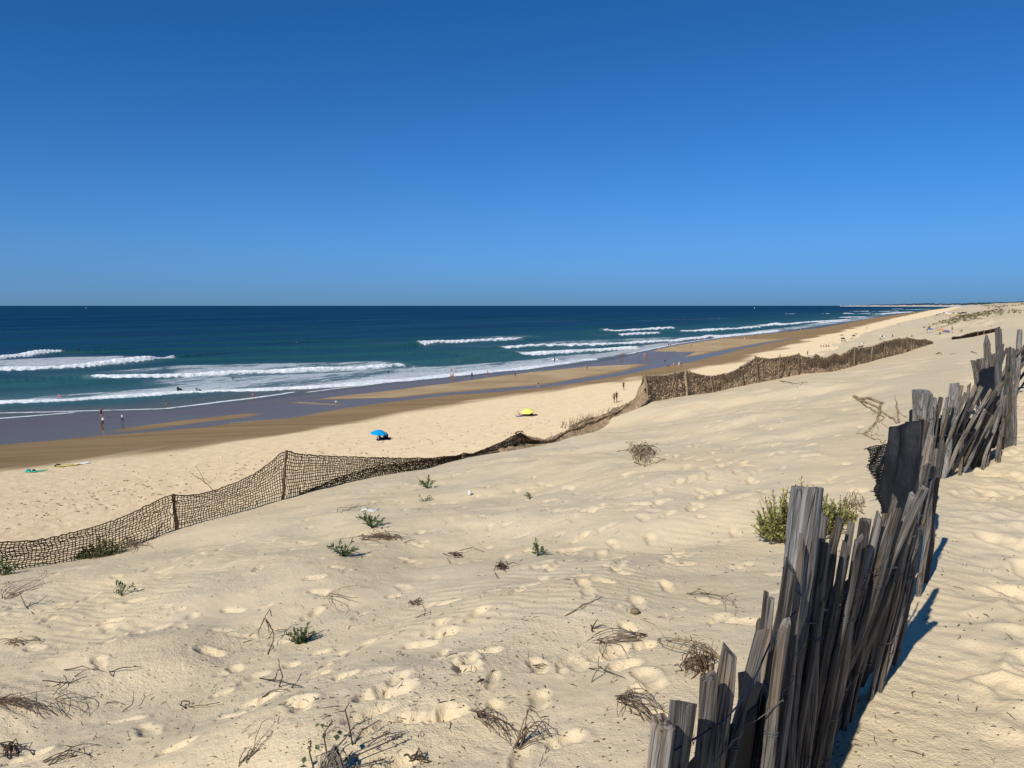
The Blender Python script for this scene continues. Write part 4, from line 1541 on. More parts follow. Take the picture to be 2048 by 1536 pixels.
# dead stalks standing behind the collapsed net
o_ = MB()
r_ = random.Random(5)
for k in range(110):
    u = r_.choice([r_.uniform(1118, 1185), r_.uniform(1160, 1240), r_.uniform(1240, 1262)])
    b = crest_pt(u) + Vector((NX, NY, 0)) * r_.uniform(0.25, 0.9)
    vtop = np.interp(u, [1118, 1150, 1185, 1220, 1262], [838, 830, 822, 812, 800])
    vlow = np.interp(u, [1118, 1150, 1185, 1220, 1262], [856, 846, 836, 824, 808])
    b = at(u, vlow + r_.uniform(0, 6), b.y)
    t_ = at(u + r_.gauss(0, 4) + 3, vtop + r_.uniform(0, 12), b.y)
    o_.tube([b, b.lerp(t_, 0.5) + Vector((r_.gauss(0, .03), 0, 0)), t_], [0.013, 0.011, 0.006], 3)
o = o_.build('dead_stalks', M['straw'])
tag(o, 'dry dead stalks standing up behind the collapsed netting', 'stalks', kind='stuff')

# ================================================================== DRY STEMS, TWIGS AND PLANTS ON THE DUNE
rs = random.Random(41)


def gp(u, v, h=0.0):
    """sand point under something seen at (u, v); a raised point stays where it was measured"""
    P = hit(u, v)
    if h > 0.004:
        for it in range(3):
            Q = hit(u, v + h * F * 0.9 / P.y)
            P = Q
        P.z += h
    return P


def on_ground(x, y, h=0.0):
    return Vector((x, y, zat(x, y) + h))


def arc(mb, a, b, arch, r, n=7, wig=0.02, taper=0.55, sides=3):
    L = (b - a).length
    side = Vector((-(b - a).y, (b - a).x, 0))
    if side.length > 0:
        side.normalize()
    w1 = rs.gauss(0, wig)
    pts, rad = [], []
    for i in range(n):
        f = i / (n - 1)
        p_ = a.lerp(b, f)
        p_ = on_ground(p_.x, p_.y) if arch < 0.5 else p_
        p_ += side * (w1 * math.sin(f * math.pi) * L * 4 + rs.gauss(0, wig * 0.15))
        p_.z += arch * math.sin(f * math.pi) + r * 0.6
        pts.append(p_)
        rad.append(r * (1 - taper * f))
    mb.tube(pts, rad, sides)
    return pts


def bundle(name, label, cat, root, tip, n, spread, arch, r, mat, side=0, group='dry plant remains on the dune'):
    """n stems from one root fanning out to a tip; positions measured, lying on the sand"""
    m_ = MB()
    n = max(4, int(n * 0.8))
    r *= 0.85
    for k in range(n):
        f0 = max(0.0, rs.gauss(0, 0.16))
        a = gp(root[0] + (tip[0] - root[0]) * f0 + rs.gauss(0, 5), root[1] + (tip[1] - root[1]) * f0 + rs.gauss(0, 3))
        f = f0 + rs.uniform(0.3, 1.0)
        spread_k = spread * 1.5
        b = gp(root[0] + (tip[0] - root[0]) * f + rs.gauss(0, spread_k), root[1] + (tip[1] - root[1]) * f + rs.gauss(0, spread_k * 0.55))
        pts = arc(m_, a, b, arch * rs.uniform(0.2, 1.2), r * rs.uniform(0.7, 1.2), 7, 0.03)
        for j in range(side):
            i = rs.randrange(2, 6)
            d_ = Vector((rs.gauss(0, 1), rs.gauss(0, 1), abs(rs.gauss(0, 0.4)))).normalized() * rs.uniform(0.03, 0.09)
            m_.tube([pts[i], pts[i] + d_ * 0.6 + Vector((0, 0, 0.01)), pts[i] + d_], [r * 0.6, r * 0.45, r * 0.3], 3)
    o = m_.build(name, mat)
    tag(o, label, cat, group)
    return o


def tangle(name, label, cat, c, w, h, n, hgt, r, mat, group='dry plant remains on the dune'):
    """a flattened knot of curved stems around a measured centre"""
    m_ = MB()
    main = rs.uniform(-0.35, 0.35)
    r *= 0.85
    for k in range(n):
        ang = main + rs.gauss(0, 0.55) + (math.pi if rs.random() < 0.5 else 0)
        L = rs.uniform(0.35, 1.0) * (1.35 if rs.random() < 0.15 else 1)
        cx, cy = rs.gauss(0, 0.30), rs.gauss(0, 0.26)
        turn = rs.gauss(0, 0.9)
        hh = rs.uniform(0.0, 1) ** 1.5 * hgt
        pts = []
        px_, py_ = cx - math.cos(ang) * L * 0.5, cy - math.sin(ang) * L * 0.5
        for i in range(7):
            f = i / 6
            P = gp(c[0] + px_ * w * 0.5, c[1] + py_ * h * 0.5)
            P.z += r + hh * math.sin(f * math.pi) * rs.uniform(0.7, 1.1)
            pts.append(P)
            ang += turn / 6 + rs.gauss(0, 0.16)
            px_ += math.cos(ang) * L / 6
            py_ += math.sin(ang) * L / 6
        m_.tube(pts, [r * (1.1 - 0.6 * i / 6) for i in range(7)], 3)
    o = m_.build(name, mat)
    tag(o, label, cat, group)
    return o


def sticks(name, label, cat, segs, r, mat, group='dry plant remains on the dune'):
    """measured polylines (u, v, height above sand)"""
    m_ = MB()
    for sg in segs:
        P = [gp(u, v, hh) for (u, v, hh) in sg]
        fine = []
        for a, b in zip(P[:-1], P[1:]):
            for j in range(3):
                fine.append(a.lerp(b, j / 3) + Vector((rs.gauss(0, .003), rs.gauss(0, .003), rs.gauss(0, .003) + r)))
        fine.append(P[-1])
        nn = len(fine)
        m_.tube(fine, [r * (1.1 - 0.6 * i / max(nn - 1, 1)) for i in range(nn)], 4)
    o = m_.build(name, mat)
    tag(o, label, cat, group)
    return o


T, TD, ST = M['twig'], M['twig_dark'], M['straw']
bundle('dry_branch', 'feathery dry branch lying just below the net at far left', 'branch', (6, 1196), (92, 1150), 14, 7, 0.07, 0.0045, T, 3)
sticks('dry_stick', 'forked stick standing beside the feathery branch at far left', 'stick', [[(52, 1216, 0), (46, 1200, 0.06), (42, 1190, 0.20)], [(54, 1214, 0), (75, 1206, 0.02), (95, 1192, 0.06)], [(54, 1216, 0), (66, 1228, 0.01)]], 0.006, TD)
tangle('stalk_bundle', 'loose looping dry stems near the left edge above the thick pile', 'dry stems', (42, 1285), 95, 26, 16, 0.06, 0.0045, T)
bundle('stalk_bundle', 'thick pile of combed dry stems at the left edge', 'dry stems', (-20, 1402), (100, 1428), 34, 9, 0.05, 0.0045, T, 1)
bundle('stalk_bundle', 'arched dry stems right beside the thick combed pile', 'dry stems', (112, 1401), (158, 1425), 8, 13, 0.07, 0.004, T)
sticks('dry_twig', 'jagged dark twig cluster in the lower left sand', 'twig', [[(85, 1363, 0), (130, 1365, .03), (142, 1366, .01)], [(142, 1365, .01), (175, 1353, .04)], [(135, 1365, .01), (110, 1388, .02)], [(128, 1352, .05), (138, 1366, 0)], [(120, 1370, 0), (104, 1374, .02)]], 0.005, TD)
sticks('dry_twig', 'long thin bowed twig above the jagged cluster at lower left', 'twig', [[(128, 1342, 0), (165, 1334, .05), (212, 1344, .01)], [(218, 1345, 0), (250, 1335, .06), (283, 1334, .02)], [(224, 1354, 0), (218, 1340, .04)], [(150, 1355, 0), (172, 1340, .03)]], 0.0045, TD)
tangle('root_tangle', 'dark matted root tangle in the bottom left corner', 'roots', (20, 1505), 90, 44, 20, 0.09, 0.006, TD)
bundle('dry_branch', 'thin forked branch at the bottom left beside the root tangle', 'branch', (88, 1528), (205, 1500), 7, 8, 0.05, 0.005, TD, 2)
sticks('dry_stick', 'bent upright stalk with drooping side twigs left of the small green plant', 'stick', [[(535, 1310, 0), (548, 1285, .03), (546, 1262, .10), (530, 1240, .20), (540, 1222, .28)], [(530, 1240, .2), (516, 1268, .05)], [(534, 1242, .19), (538, 1266, .04)], [(536, 1244, .18), (545, 1262, .06)], [(540, 1222, .28), (545, 1234, .18)], [(546, 1262, .1), (540, 1275, 0.02)]], 0.0055, T)
sticks('dry_twig', 'slender twig lying right of the bent upright stalk', 'twig', [[(550, 1262, .01), (590, 1258, .03), (625, 1253, .01)]], 0.003, T)
sticks('dry_stick', 'bowed stalk and broken stems below the small green plant', 'stick', [[(520, 1358, .0), (560, 1364, .03), (605, 1373, .01)], [(558, 1374, 0), (566, 1355, .10), (560, 1330, .16), (558, 1318, .2)], [(524, 1395, 0), (545, 1382, .03), (575, 1378, .02)], [(548, 1362, .02), (560, 1340, .12)], [(586, 1376, 0), (592, 1368, .05)]], 0.005, TD)
sticks('dry_twig', 'curled loop of twig with a straight tail in the lower left', 'twig', [[(372, 1418, 0), (360, 1412, .02), (364, 1403, .04), (380, 1404, .02), (378, 1414, .01), (400, 1412, .03), (440, 1405, .02)]], 0.005, TD)
sticks('dry_twig', 'hooked thin twig left of the curled loop', 'twig', [[(242, 1426, 0), (262, 1412, .03), (268, 1400, .05), (267, 1382, .07)], [(212, 1406, 0), (230, 1404, .02), (248, 1410, .01)]], 0.004, T)
bundle('stalk_bundle', 'sheaf of thin straws leaning right at the bottom left of centre', 'dry stems', (482, 1527), (540, 1462), 9, 5, 0.05, 0.0038, T)
bundle('stalk_bundle', 'spread of thin arching stems left of centre', 'dry stems', (655, 1192), (705, 1216), 9, 16, 0.06, 0.004, T, 1)
tangle('root_tangle', 'small dark knot of roots in the middle of the dune', 'roots', (832, 1207), 44, 24, 16, 0.06, 0.0045, TD)
sticks('dry_twig', 'small forked twig hanging below the dark knot of roots', 'twig', [[(848, 1233, 0), (850, 1222, .05), (846, 1210, .08)], [(830, 1236, 0), (848, 1230, .02), (862, 1224, .01)]], 0.004, TD)
tangle('root_tangle', 'wide flat mat of dark roots below the two small green plants', 'roots', (765, 1076), 110, 28, 46, 0.07, 0.0062, T)
tangle('root_tangle', 'small brown root clump right of the flat mat', 'roots', (915, 1110), 40, 16, 18, 0.06, 0.006, TD)
sticks('dry_twig', 'long curving stem trailing beside the small brown root clump', 'twig', [[(885, 1108, 0), (900, 1112, .03)], [(920, 1102, .05), (945, 1096, .03), (970, 1104, .0)], [(900, 1128, 0), (895, 1116, .03)]], 0.005, T)
tangle('root_tangle', 'dense tapered brown root clump with a curved tail', 'roots', (1003, 1137), 36, 20, 26, 0.07, 0.006, TD)
sticks('dry_twig', 'pale curved tail of stem beside the tapered clump', 'twig', [[(1012, 1132, .05), (1026, 1126, .04), (1040, 1131, 0)], [(990, 1146, 0), (998, 1158, .01)]], 0.005, T)
bundle('dry_branch', 'dry branch arching beside the white rag', 'branch', (682, 1026), (758, 1002), 8, 6, 0.07, 0.006, T, 1)
tangle('root_tangle', 'large round tangle of pale dry stems on the upper dune', 'roots', (1285, 907), 82, 58, 60, 0.20, 0.011, ST)
sticks('dry_twig', 'long loops of stem trailing right of the large round tangle', 'twig', [[(1268, 925, 0), (1290, 932, .03), (1312, 926, .02), (1332, 918, 0)], [(1300, 916, .04), (1318, 917, .03), (1332, 920, 0)]], 0.009, ST)
sticks('dry_twig', 'straight thin twig lying slanted at right of centre', 'twig', [[(1131, 1232, 0), (1165, 1213, .02), (1205, 1193, .01)], [(1160, 1216, .02), (1172, 1208, .03)]], 0.005, T)
bundle('dry_branch', 'comb-like dry branch lying level right of centre', 'branch', (1298, 1273), (1190, 1283), 10, 6, 0.05, 0.0048, T, 3)
bundle('stalk_bundle', 'drooping stems below the level comb-like branch', 'dry stems', (1192, 1282), (1224, 1326), 6, 10, 0.05, 0.0038, T)
sticks('dry_twig', 'crossed twigs pointing up above the level comb-like branch', 'twig', [[(1184, 1258, 0), (1196, 1238, .08)], [(1186, 1258, 0), (1214, 1252, .03)], [(1182, 1252, 0), (1184, 1264, .01)]], 0.0055, TD)
sticks('dry_twig', 'starry crossed twigs with a long tail left of the near palings', 'twig', [[(1184, 1365, 0), (1196, 1340, .06), (1198, 1312, .1)], [(1180, 1338, 0), (1200, 1338, .05)], [(1200, 1338, .03), (1250, 1356, .01)]], 0.004, T)
sticks('dry_twig', 'thin double arc of stem in the middle of the lower dune', 'twig', [[(1066, 1332, 0), (1085, 1328, .03), (1118, 1342, 0)], [(1070, 1336, 0), (1090, 1332, .02)]], 0.004, T)
bundle('stalk_bundle', 'small upright tuft of dark stubble in the lower middle', 'dry stems', (960, 1370), (970, 1352), 6, 3, 0.02, 0.005, TD)
tangle('root_tangle', 'bristling tangle of twigs just behind the near palings', 'roots', (1395, 1335), 90, 66, 60, 0.14, 0.004, T)
bundle('dry_branch', 'thick dry stalk reaching left from behind the near palings', 'branch', (1445, 1322), (1325, 1280), 7, 5, 0.08, 0.0055, ST, 3)
bundle('stalk_bundle', 'broad sheaf of bowed stems left of the first paling', 'dry stems', (1238, 1397), (1345, 1460), 26, 14, 0.10, 0.0042, T, 1)
bundle('stalk_bundle', 'bundle of grey stems at the bottom, left of the arched ones', 'dry stems', (942, 1422), (1022, 1486), 18, 6, 0.05, 0.004, T, 1)
bundle('stalk_bundle', 'arched brown stems bowing over the sand at the bottom', 'dry stems', (1032, 1496), (1120, 1462), 16, 14, 0.12, 0.0045, T)
bundle('dry_branch', 'forked dry branch behind the second paling', 'branch', (1380, 1190), (1490, 1240), 6, 7, 0.06, 0.0045, T, 2)
tangle('root_tangle', 'broken dark twigs at the bottom right of the leafy weed', 'roots', (842, 1520), 80, 30, 10, 0.07, 0.005, TD)
tangle('root_tangle', 'wiry brown dry growth between the green bush and the mesh strip', 'roots', (1703, 1018), 72, 40, 34, 0.22, 0.005, ST)
sticks('dry_twig', 'two short sticks on the sand beside the tall netting', 'twig', [[(1560, 762, .0), (1590, 768, .08), (1615, 764, 0)], [(1595, 775, 0), (1608, 765, .1)]], 0.018, T)
sticks('dry_twig', 'crooked dark driftwood on the smooth far dune', 'twig', [[(1872, 709, 0), (1877, 705, .12), (1884, 709, .02)], [(1874, 708, .05), (1882, 706, .1)]], 0.03, TD)
sticks('dry_twig', 'short straight stick on the smooth far dune', 'twig', [[(1942, 704, .03), (1954, 707, .05)]], 0.03, T)
sticks('dry_twig', 'thin dry twig right of the crooked driftwood on the far dune', 'twig', [[(1900, 709, .02), (1913, 706, .08)]], 0.02, T)

# dead branches beside the middle palings: (u, v, forward distance)
def limbs(name, label, cat, segs, mat, group=None):
    m_ = MB()
    for (pts, r0, r1) in segs:
        P = [at(*p_) for p_ in pts]
        fine = []
        for a, b in zip(P[:-1], P[1:]):
            for j in range(4):
                fine.append(a.lerp(b, j / 4) + Vector((rs.gauss(0, .006), rs.gauss(0, .006), rs.gauss(0, .006))))
        fine.append(P[-1])
        n_ = len(fine)
        m_.tube(fine, [0.8 * (r0 + (r1 - r0) * i / (n_ - 1)) for i in range(n_)], 6)
    o = m_.build(name, mat)
    tag(o, label, cat, group)
    return o


YB = 7.6
limbs('dead_branch', 'bare angular dead branch jutting over the sand beside the middle palings', 'branch',
      [([(1704, 793, YB), (1722, 797, YB), (1740, 797, YB), (1764, 806, YB)], .020, .016), ([(1764, 806, YB), (1760, 822, YB), (1752, 845, YB), (1740, 858, YB), (1728, 868, YB)], .016, .013),
       ([(1712, 798, YB), (1735, 806, YB), (1755, 815, YB), (1775, 832, YB), (1793, 846, YB - .3)], .017, .012), ([(1715, 800, YB), (1735, 815, YB), (1752, 825, YB), (1767, 835, YB), (1758, 846, YB)], .012, .007),
       ([(1728, 868, YB), (1712, 868, YB)], .010, .005), ([(1728, 868, YB), (1745, 876, YB), (1762, 884, YB), (1772, 880, YB)], .010, .007), ([(1712, 868, YB), (1716, 862, YB), (1724, 856, YB)], .004, .003),
       ([(1748, 850, YB), (1746, 862, YB), (1745, 876, YB)], .004, .003), ([(1752, 845, YB), (1757, 860, YB), (1753, 872, YB)], .004, .003), ([(1756, 836, YB), (1764, 846, YB), (1778, 858, YB)], .005, .003),
       ([(1730, 866, YB), (1745, 870, YB), (1770, 872, YB)], .004, .003), ([(1746, 830, YB), (1752, 822, YB), (1762, 826, YB)], .004, .003)], ST)
limbs('dead_stalk', 'upright broken stalk with a bleached tip beside the bare dead branch', 'stalk',
      [([(1797, 846, 7.4), (1795, 828, 7.4), (1793, 810, 7.4)], .013, .011), ([(1793, 810, 7.4), (1790, 790, 7.4)], .008, .003), ([(1797, 820, 7.4), (1808, 834, 7.4), (1820, 838, 7.3)], .004, .003), ([(1793, 822, 7.4), (1788, 832, 7.4), (1790, 846, 7.4)], .003, .002)], ST)
YN = crest_pt(400).y + 0.6
limbs('dead_branch', 'thin bare branch poking up behind the left rope net', 'branch',
      [([(432, 985, YN), (418, 972, YN), (400, 958, YN), (379, 944, YN)], .014, .005), ([(412, 968, YN), (402, 950, YN), (391, 930, YN)], .009, .003), ([(400, 958, YN), (410, 958, YN), (422, 966, YN)], .006, .003)], M['twig'])
YN = crest_pt(305).y - 0.12
limbs('dead_branch', 'dark stick leaning against the left rope net', 'stick', [([(291, 1092, YN), (305, 1076, YN), (318, 1058, YN), (326, 1044, YN)], .022, .016), ([(312, 1066, YN), (322, 1062, YN)], .01, .006)], M['twig_dark'])


# ---- fine litter of broken stems: nobody could count it
ml = MB()
cnt = 0
for k in range(2300):
    u = rs.uniform(0, 2048)
    v = 880 + 656 * rs.random() ** 0.75
    if v < np.interp(u, [0, 565, 1000, 1290, 1700, 2048], [1150, 1005, 910, 820, 760, 800]):
        continue
    P = gp(u, v)
    if P.y > 40:
        continue
    s_, q_ = sq(P.x, P.y)
    dens = 0.5 + 1.6 * float(vnoise(np.float64(P.x * 0.6 + 2), np.float64(P.y * 0.6)))
    if q_ < 0.3:
        dens *= 0.35
    if u > 1000 and q_ > 0.5:
        dens *= 0.45
    if rs.random() > dens:
        continue
    L = min(rs.expovariate(1 / 0.020), 0.12) + 0.008
    a = rs.uniform(0, 6.28)
    A_ = on_ground(P.x, P.y, 0.003)
    B_ = on_ground(P.x + math.cos(a) * L, P.y + math.sin(a) * L, 0.004 + (rs.random() < 0.25) * rs.uniform(0, 0.04))
    C_ = A_.lerp(B_, 0.5) + Vector((rs.gauss(0, L * 0.12), rs.gauss(0, L * 0.12), 0.004))
    rr = rs.uniform(0.0010, 0.0028) * (1 + 0.05 * P.y)
    ml.tube([A_, C_, B_], [rr, rr, rr * 0.5], 3, m=rs.choice([0, 0, 1, 2]))
    cnt += 1
for k in range(1300):
    u = rs.uniform(0, 2048)
    v = 900 + 636 * rs.random() ** 0.6
    if v < np.interp(u, [0, 565, 1000, 1290, 1700, 2048], [1150, 1005, 910, 820, 760, 800]):
        continue
    P = gp(u, v)
    if P.y > 25 or (sq(P.x, P.y)[1] < 0.3 and rs.random() < 0.7):
        continue
    e_ = rs.uniform(0.002, 0.006) * (1 + 0.06 * P.y)
    q0 = P + Vector((0, 0, 0.001))
    ml.add([q0 + Vector((rs.uniform(-1, 1) * e_ * 2, -e_, 0)), q0 + Vector((e_ * 2, e_, 0)), q0 + Vector((-e_, e_, 0)), q0 + Vector((0, 0, e_ * 1.3))], [(0, 1, 3), (1, 2, 3), (2, 0, 3)], rs.choice([0, 1, 2, 2]))
o = ml.build('plant_litter', [M['twig_dark'], M['twig'], M['straw']])
tag(o, 'scattered broken bits of dry stem over the sand', 'litter', kind='stuff')
# drifted litter lying on the beach
mw = MB()
for k in range(520):
    t_ = rs.random()
    u = rs.choice([rs.uniform(0, 560), rs.uniform(560, 1100), rs.uniform(1650, 1900)])
    v0 = np.interp(u, [0, 560, 1100, 1650, 1900], [1030, 930, 850, 690, 650])
    P = bhit(u, v0 + rs.gauss(0, 18 if u < 1200 else 6))
    if sq(P.x, P.y)[1] < crest_q(sq(P.x, P.y)[0]) + 16:
        continue
    L = rs.uniform(0.1, 0.35) * (1 if P.y < 150 else 2.5)
    a = rs.uniform(0, 6.28)
    mw.tube([(P.x, P.y, P.z + 0.03), (P.x + math.cos(a) * L * .5, P.y + math.sin(a) * L * .5, P.z + 0.07), (P.x + math.cos(a) * L, P.y + math.sin(a) * L, P.z + 0.03)], 0.025 * (1 if P.y < 150 else 2.4), 3)
o = mw.build('beach_wrack', M['twig'])
tag(o, 'small dark bits of wrack strewn over the beach', 'wrack', kind='stuff')


# ---- green plants
def leaf(mb, p_, d_, L, w, up, m=0):
    d_ = d_.normalized()
    s_ = d_.cross(Vector((0, 0, 1)))
    if s_.length < 1e-3:
        s_ = Vector((1, 0, 0))
    s_.normalize()
    s_ = (s_ + Vector((rs.gauss(0, .3), rs.gauss(0, .3), rs.gauss(0, .3)))).normalized()
    n_ = s_.cross(d_) * (L * up)
    a = p_
    b = p_ + d_ * (L * 0.5) + n_
    c = p_ + d_ * L
    mb.add([a, b + s_ * w, c, b - s_ * w, b - n_ * 0.4], [(0, 1, 4), (1, 2, 4), (2, 3, 4), (3, 0, 4)], m)


def sea_rocket(label, u, v, size, n, seed):
    base = gp(u, v)
    t_ = thing('sea_rocket', label, 'plant', tuple(base), 'small green plants on the dune')
    st, fo = MB(), MB()
    for k in range(n):
        a = rs.uniform(0, 6.28)
        el = rs.uniform(0.35, 1.25)
        d_ = Vector((math.cos(a) * math.cos(el), math.sin(a) * math.cos(el), math.sin(el)))
        L = size * rs.uniform(0.6, 1.0)
        p0 = base + Vector((0, 0, -0.01))
        p1 = base + d_ * L * 0.5
        p2 = base + d_ * L + Vector((0, 0, -0.1 * L))
        st.tube([p0, p1, p2], [size * .02, size * .016, size * .008], 4)
        for j in range(9):
            f = rs.uniform(0.2, 1.0)
            q_ = p0.lerp(p1, f * 2) if f < 0.5 else p1.lerp(p2, f * 2 - 1)
            dd = (d_ + Vector((rs.gauss(0, .8), rs.gauss(0, .8), rs.gauss(0.1, .5))))
            leaf(fo, q_, dd, size * rs.uniform(0.18, 0.36), size * rs.uniform(0.03, 0.07), 0.06, m=rs.choice([0, 0, 1]))
    st.build('stem', M['leaf_dark'], t_)
    fo.build('foliage', [M['leaf'], M['leaf_dark']], t_)
    return t_


sea_rocket('green leafy sea rocket above left of the flat root mat', 688, 1112, 0.27, 12, 1)
sea_rocket('bushy green plant just above the flat root mat', 745, 1056, 0.30, 14, 2)
sea_rocket('low green plant with spreading leaves in the lower left middle', 600, 1288, 0.20, 16, 3)
sea_rocket('small dark green plant standing alone right of the root clumps', 1077, 1112, 0.19, 10, 4)
sea_rocket('flat green plant near the middle of the rope net', 856, 977, 0.30, 12, 5)
sea_rocket('tiny green sprig below the flat plant near the net', 849, 1003, 0.20, 6, 6)
sea_rocket('tiny green sprig in a pale hollow right of centre', 1061, 999, 0.16, 6, 7)
sea_rocket('little green seedling on the left dune below the netted shrub', 243, 1190, 0.22, 6, 8)
sea_rocket('green tuft at the left edge below the rope net', 8, 1150, 0.30, 12, 9)


def shrub(name, label, cat, base, rx, ry, hgt, nst, mats, leafL, seed, lean=Vector((0, 0, 0)), nl=26):
    t_ = thing(name, label, cat, tuple(base))
    st, fo = MB(), MB()
    for k in range(nst):
        a = rs.uniform(0, 6.28)
        rr = math.sqrt(rs.random())
        e = base + Vector((math.cos(a) * rr * rx, math.sin(a) * rr * ry, hgt * (1 - 0.75 * rr ** 2.2) * rs.uniform(0.6, 1.2))) + lean * rs.random()
        p0 = base + Vector((math.cos(a) * rr * rx * 0.25, math.sin(a) * rr * ry * 0.25, -0.02))
        mid = p0.lerp(e, 0.5) + Vector((math.cos(a) * rx * 0.12, math.sin(a) * ry * 0.12, -0.02 * hgt))
        st.tube([p0, mid, e], [0.006, 0.005, 0.002], 3, cap=False)
        for j in range(nl):
            f = rs.uniform(0.3, 1.0)
            q_ = p0.lerp(mid, f * 2) if f < 0.5 else mid.lerp(e, f * 2 - 1)
            ax = (e - mid).normalized()
            dd = ax * rs.uniform(0.1, 0.9) + Vector((rs.gauss(0, .6), rs.gauss(0, .6), rs.gauss(0.2, .5)))
            leaf(fo, q_, dd, leafL * rs.uniform(0.5, 1.2), leafL * rs.uniform(0.14, 0.24), 0.05, m=rs.choice([0, 0, 0, 1]))
    st.build('stems', M['twig'], t_)
    fo.build('crown', mats, t_)
    return t_


B_ = gp(1585, 1086)
shrub('saltwort_bush', 'bushy olive-green saltwort behind the near tall post', 'bush', B_ + Vector((0.05, 0.1, 0)), 0.50, 0.38, 0.58, 230, [M['bush'], M['bush_dark']], 0.045, 1, Vector((0.16, 0, -0.05)), nl=34)
B_ = gp(1662, 1050)
shrub('saltwort_bush', 'smaller olive saltwort clump right of the big bush by the palings', 'bush', B_, 0.32, 0.25, 0.30, 90, [M['bush'], M['bush_dark']], 0.04, 2)
B_ = crest_pt(212) + Vector((0.15, -0.35, -0.02))
shrub('shrub', 'dark green shrub growing through the left rope net', 'shrub', B_, 0.55, 0.3, 0.42, 110, [M['bush_dark'], M['leaf_dark']], 0.06, 3)
tangle('stalk_bundle', 'grey dry twigs beside the shrub in the left rope net', 'dry stems', (265, 1092), 80, 34, 46, 0.22, 0.006, M['straw'])

# leafy weed at the bottom edge with bare grey roots
wb = gp(672, 1545)
wd = thing('weed', 'leafy dark weed with seed heads and bare grey roots at the bottom edge', 'plant', tuple(wb))
ro, stm, lf, sd_ = MB(), MB(), MB(), MB()
for k in range(46):
    a = gp(672 + rs.gauss(0, 3), 1496 + rs.gauss(0, 3), 0.10 + rs.random() * 0.03)
    b = gp(672 + rs.uniform(-36, 28), 1545 + rs.uniform(-6, 14), 0.0)
    m2 = a.lerp(b, 0.5) + Vector((rs.gauss(0, .015), -0.02, 0.035))
    ro.tube([a, m2, b], [.0035, .003, .002], 3, cap=False)
for (pts, heads) in [([(672, 1497, .1), (690, 1478, .14), (712, 1450, .2), (745, 1437, .22)], 1), ([(655, 1510, .06), (650, 1480, .12), (652, 1462, .17), (668, 1442, .2)], 1), ([(628, 1536, .04), (620, 1505, .1), (624, 1482, .15)], 1),
                     ([(690, 1520, .05), (720, 1508, .05), (760, 1490, .06), (805, 1470, .06)], 1), ([(700, 1535, .02), (735, 1527, .02), (770, 1518, .04)], 1), ([(710, 1488, .03), (725, 1460, .1), (760, 1440, .16)], 0),
                     ([(705, 1490, .0), (700, 1455, .1), (692, 1420, .2), (700, 1406, .24)], 0), ([(735, 1492, .04), (758, 1475, .06), (780, 1465, .07)], 1)]:
    P = [gp(u, v, hh) for (u, v, hh) in pts]
    stm.tube(P, [.0045, .004, .0035, .002][:len(P)], 4)
    e0, e1 = P[-2], P[-1]
    for j in range(26 if heads else 0):
        q_ = e0.lerp(e1, rs.uniform(0.1, 1.0)) + Vector((rs.gauss(0, .006), rs.gauss(0, .006), rs.gauss(0, .006)))
        leaf(sd_, q_, Vector((rs.gauss(0, 1), rs.gauss(0, 1), rs.gauss(0.5, 1))), 0.014, 0.005, 0.1)
for (u, v, hh, sz) in [(646, 1456, .16, .024), (648, 1465, .14, .024), (636, 1488, .1, .034), (676, 1468, .16, .034), (682, 1470, .15, .03), (612, 1512, .08, .028), (640, 1500, .09, .026), (616, 1533, .05, .032), (726, 1490, .08, .022), (680, 1508, .09, .034), (697, 1510, .08, .026), (640, 1445, .18, .02)]:
    P = gp(u, v, hh)
    lf = MB()
    leaf(lf, P, Vector((rs.gauss(0, 1), rs.gauss(-0.3, .5), rs.gauss(.2, .6))), sz * 1.4, sz * 0.55, 0.1)
    lf.build('leaf', M['leaf_dark'], wd)
ro.build('root', plain('grey_root', (0.16, 0.14, 0.12), 0.9, 0.1, 0.4, 40), wd)
stm.build('stem', M['twig_dark'], wd)
tag(sd_.build('seed_heads', M['twig'], wd), kind='stuff')

# white rag, tin, pebble
P0 = gp(738, 1022)
rows = []
for i in range(7):
    rows.append([P0 + Vector((-0.14 + 0.30 * j / 11 + rs.gauss(0, .006), -0.07 + 0.14 * i / 6 + 0.05 * math.sin(j * 0.6 + i * 0.3), 0.01 + 0.07 * abs(float(fbm(np.float64(i * 0.5 + 4), np.float64(j * 0.37 + 2), 3))))) for j in range(12)])
m_ = MB()
m_.grid(rows)
o = m_.build('rag', M['rag'])
o.modifiers.new('thickness', 'SOLIDIFY').thickness = 0.006
tag(o, 'crumpled white rag on the dune above the green plants', 'rag')
P0 = gp(1269, 1228)
m_ = MB()
m_.tube([P0 + Vector((-.035, 0, .012)), P0 + Vector((-.02, 0, .02)), P0 + Vector((.005, 0, .024)), P0 + Vector((.025, .005, .02)), P0 + Vector((.037, .008, .012))], [.006, .026, .031, .024, .005], 9, flat=0.75)
tag(m_.build('pebble', M['pebble']), 'round brown pebble alone on the dune', 'pebble')
P0 = gp(939, 991)
m_ = MB()
m_.tube([P0 + Vector((0, 0, 0)), P0 + Vector((0.004, 0, .05)), P0 + Vector((0.008, 0, .09)), P0 + Vector((0.008, 0, .10))], [.032, .034, .034, .02], 10)
tag(m_.build('cup', M['rag']), 'small white cup standing in the sand below the middle net', 'cup')

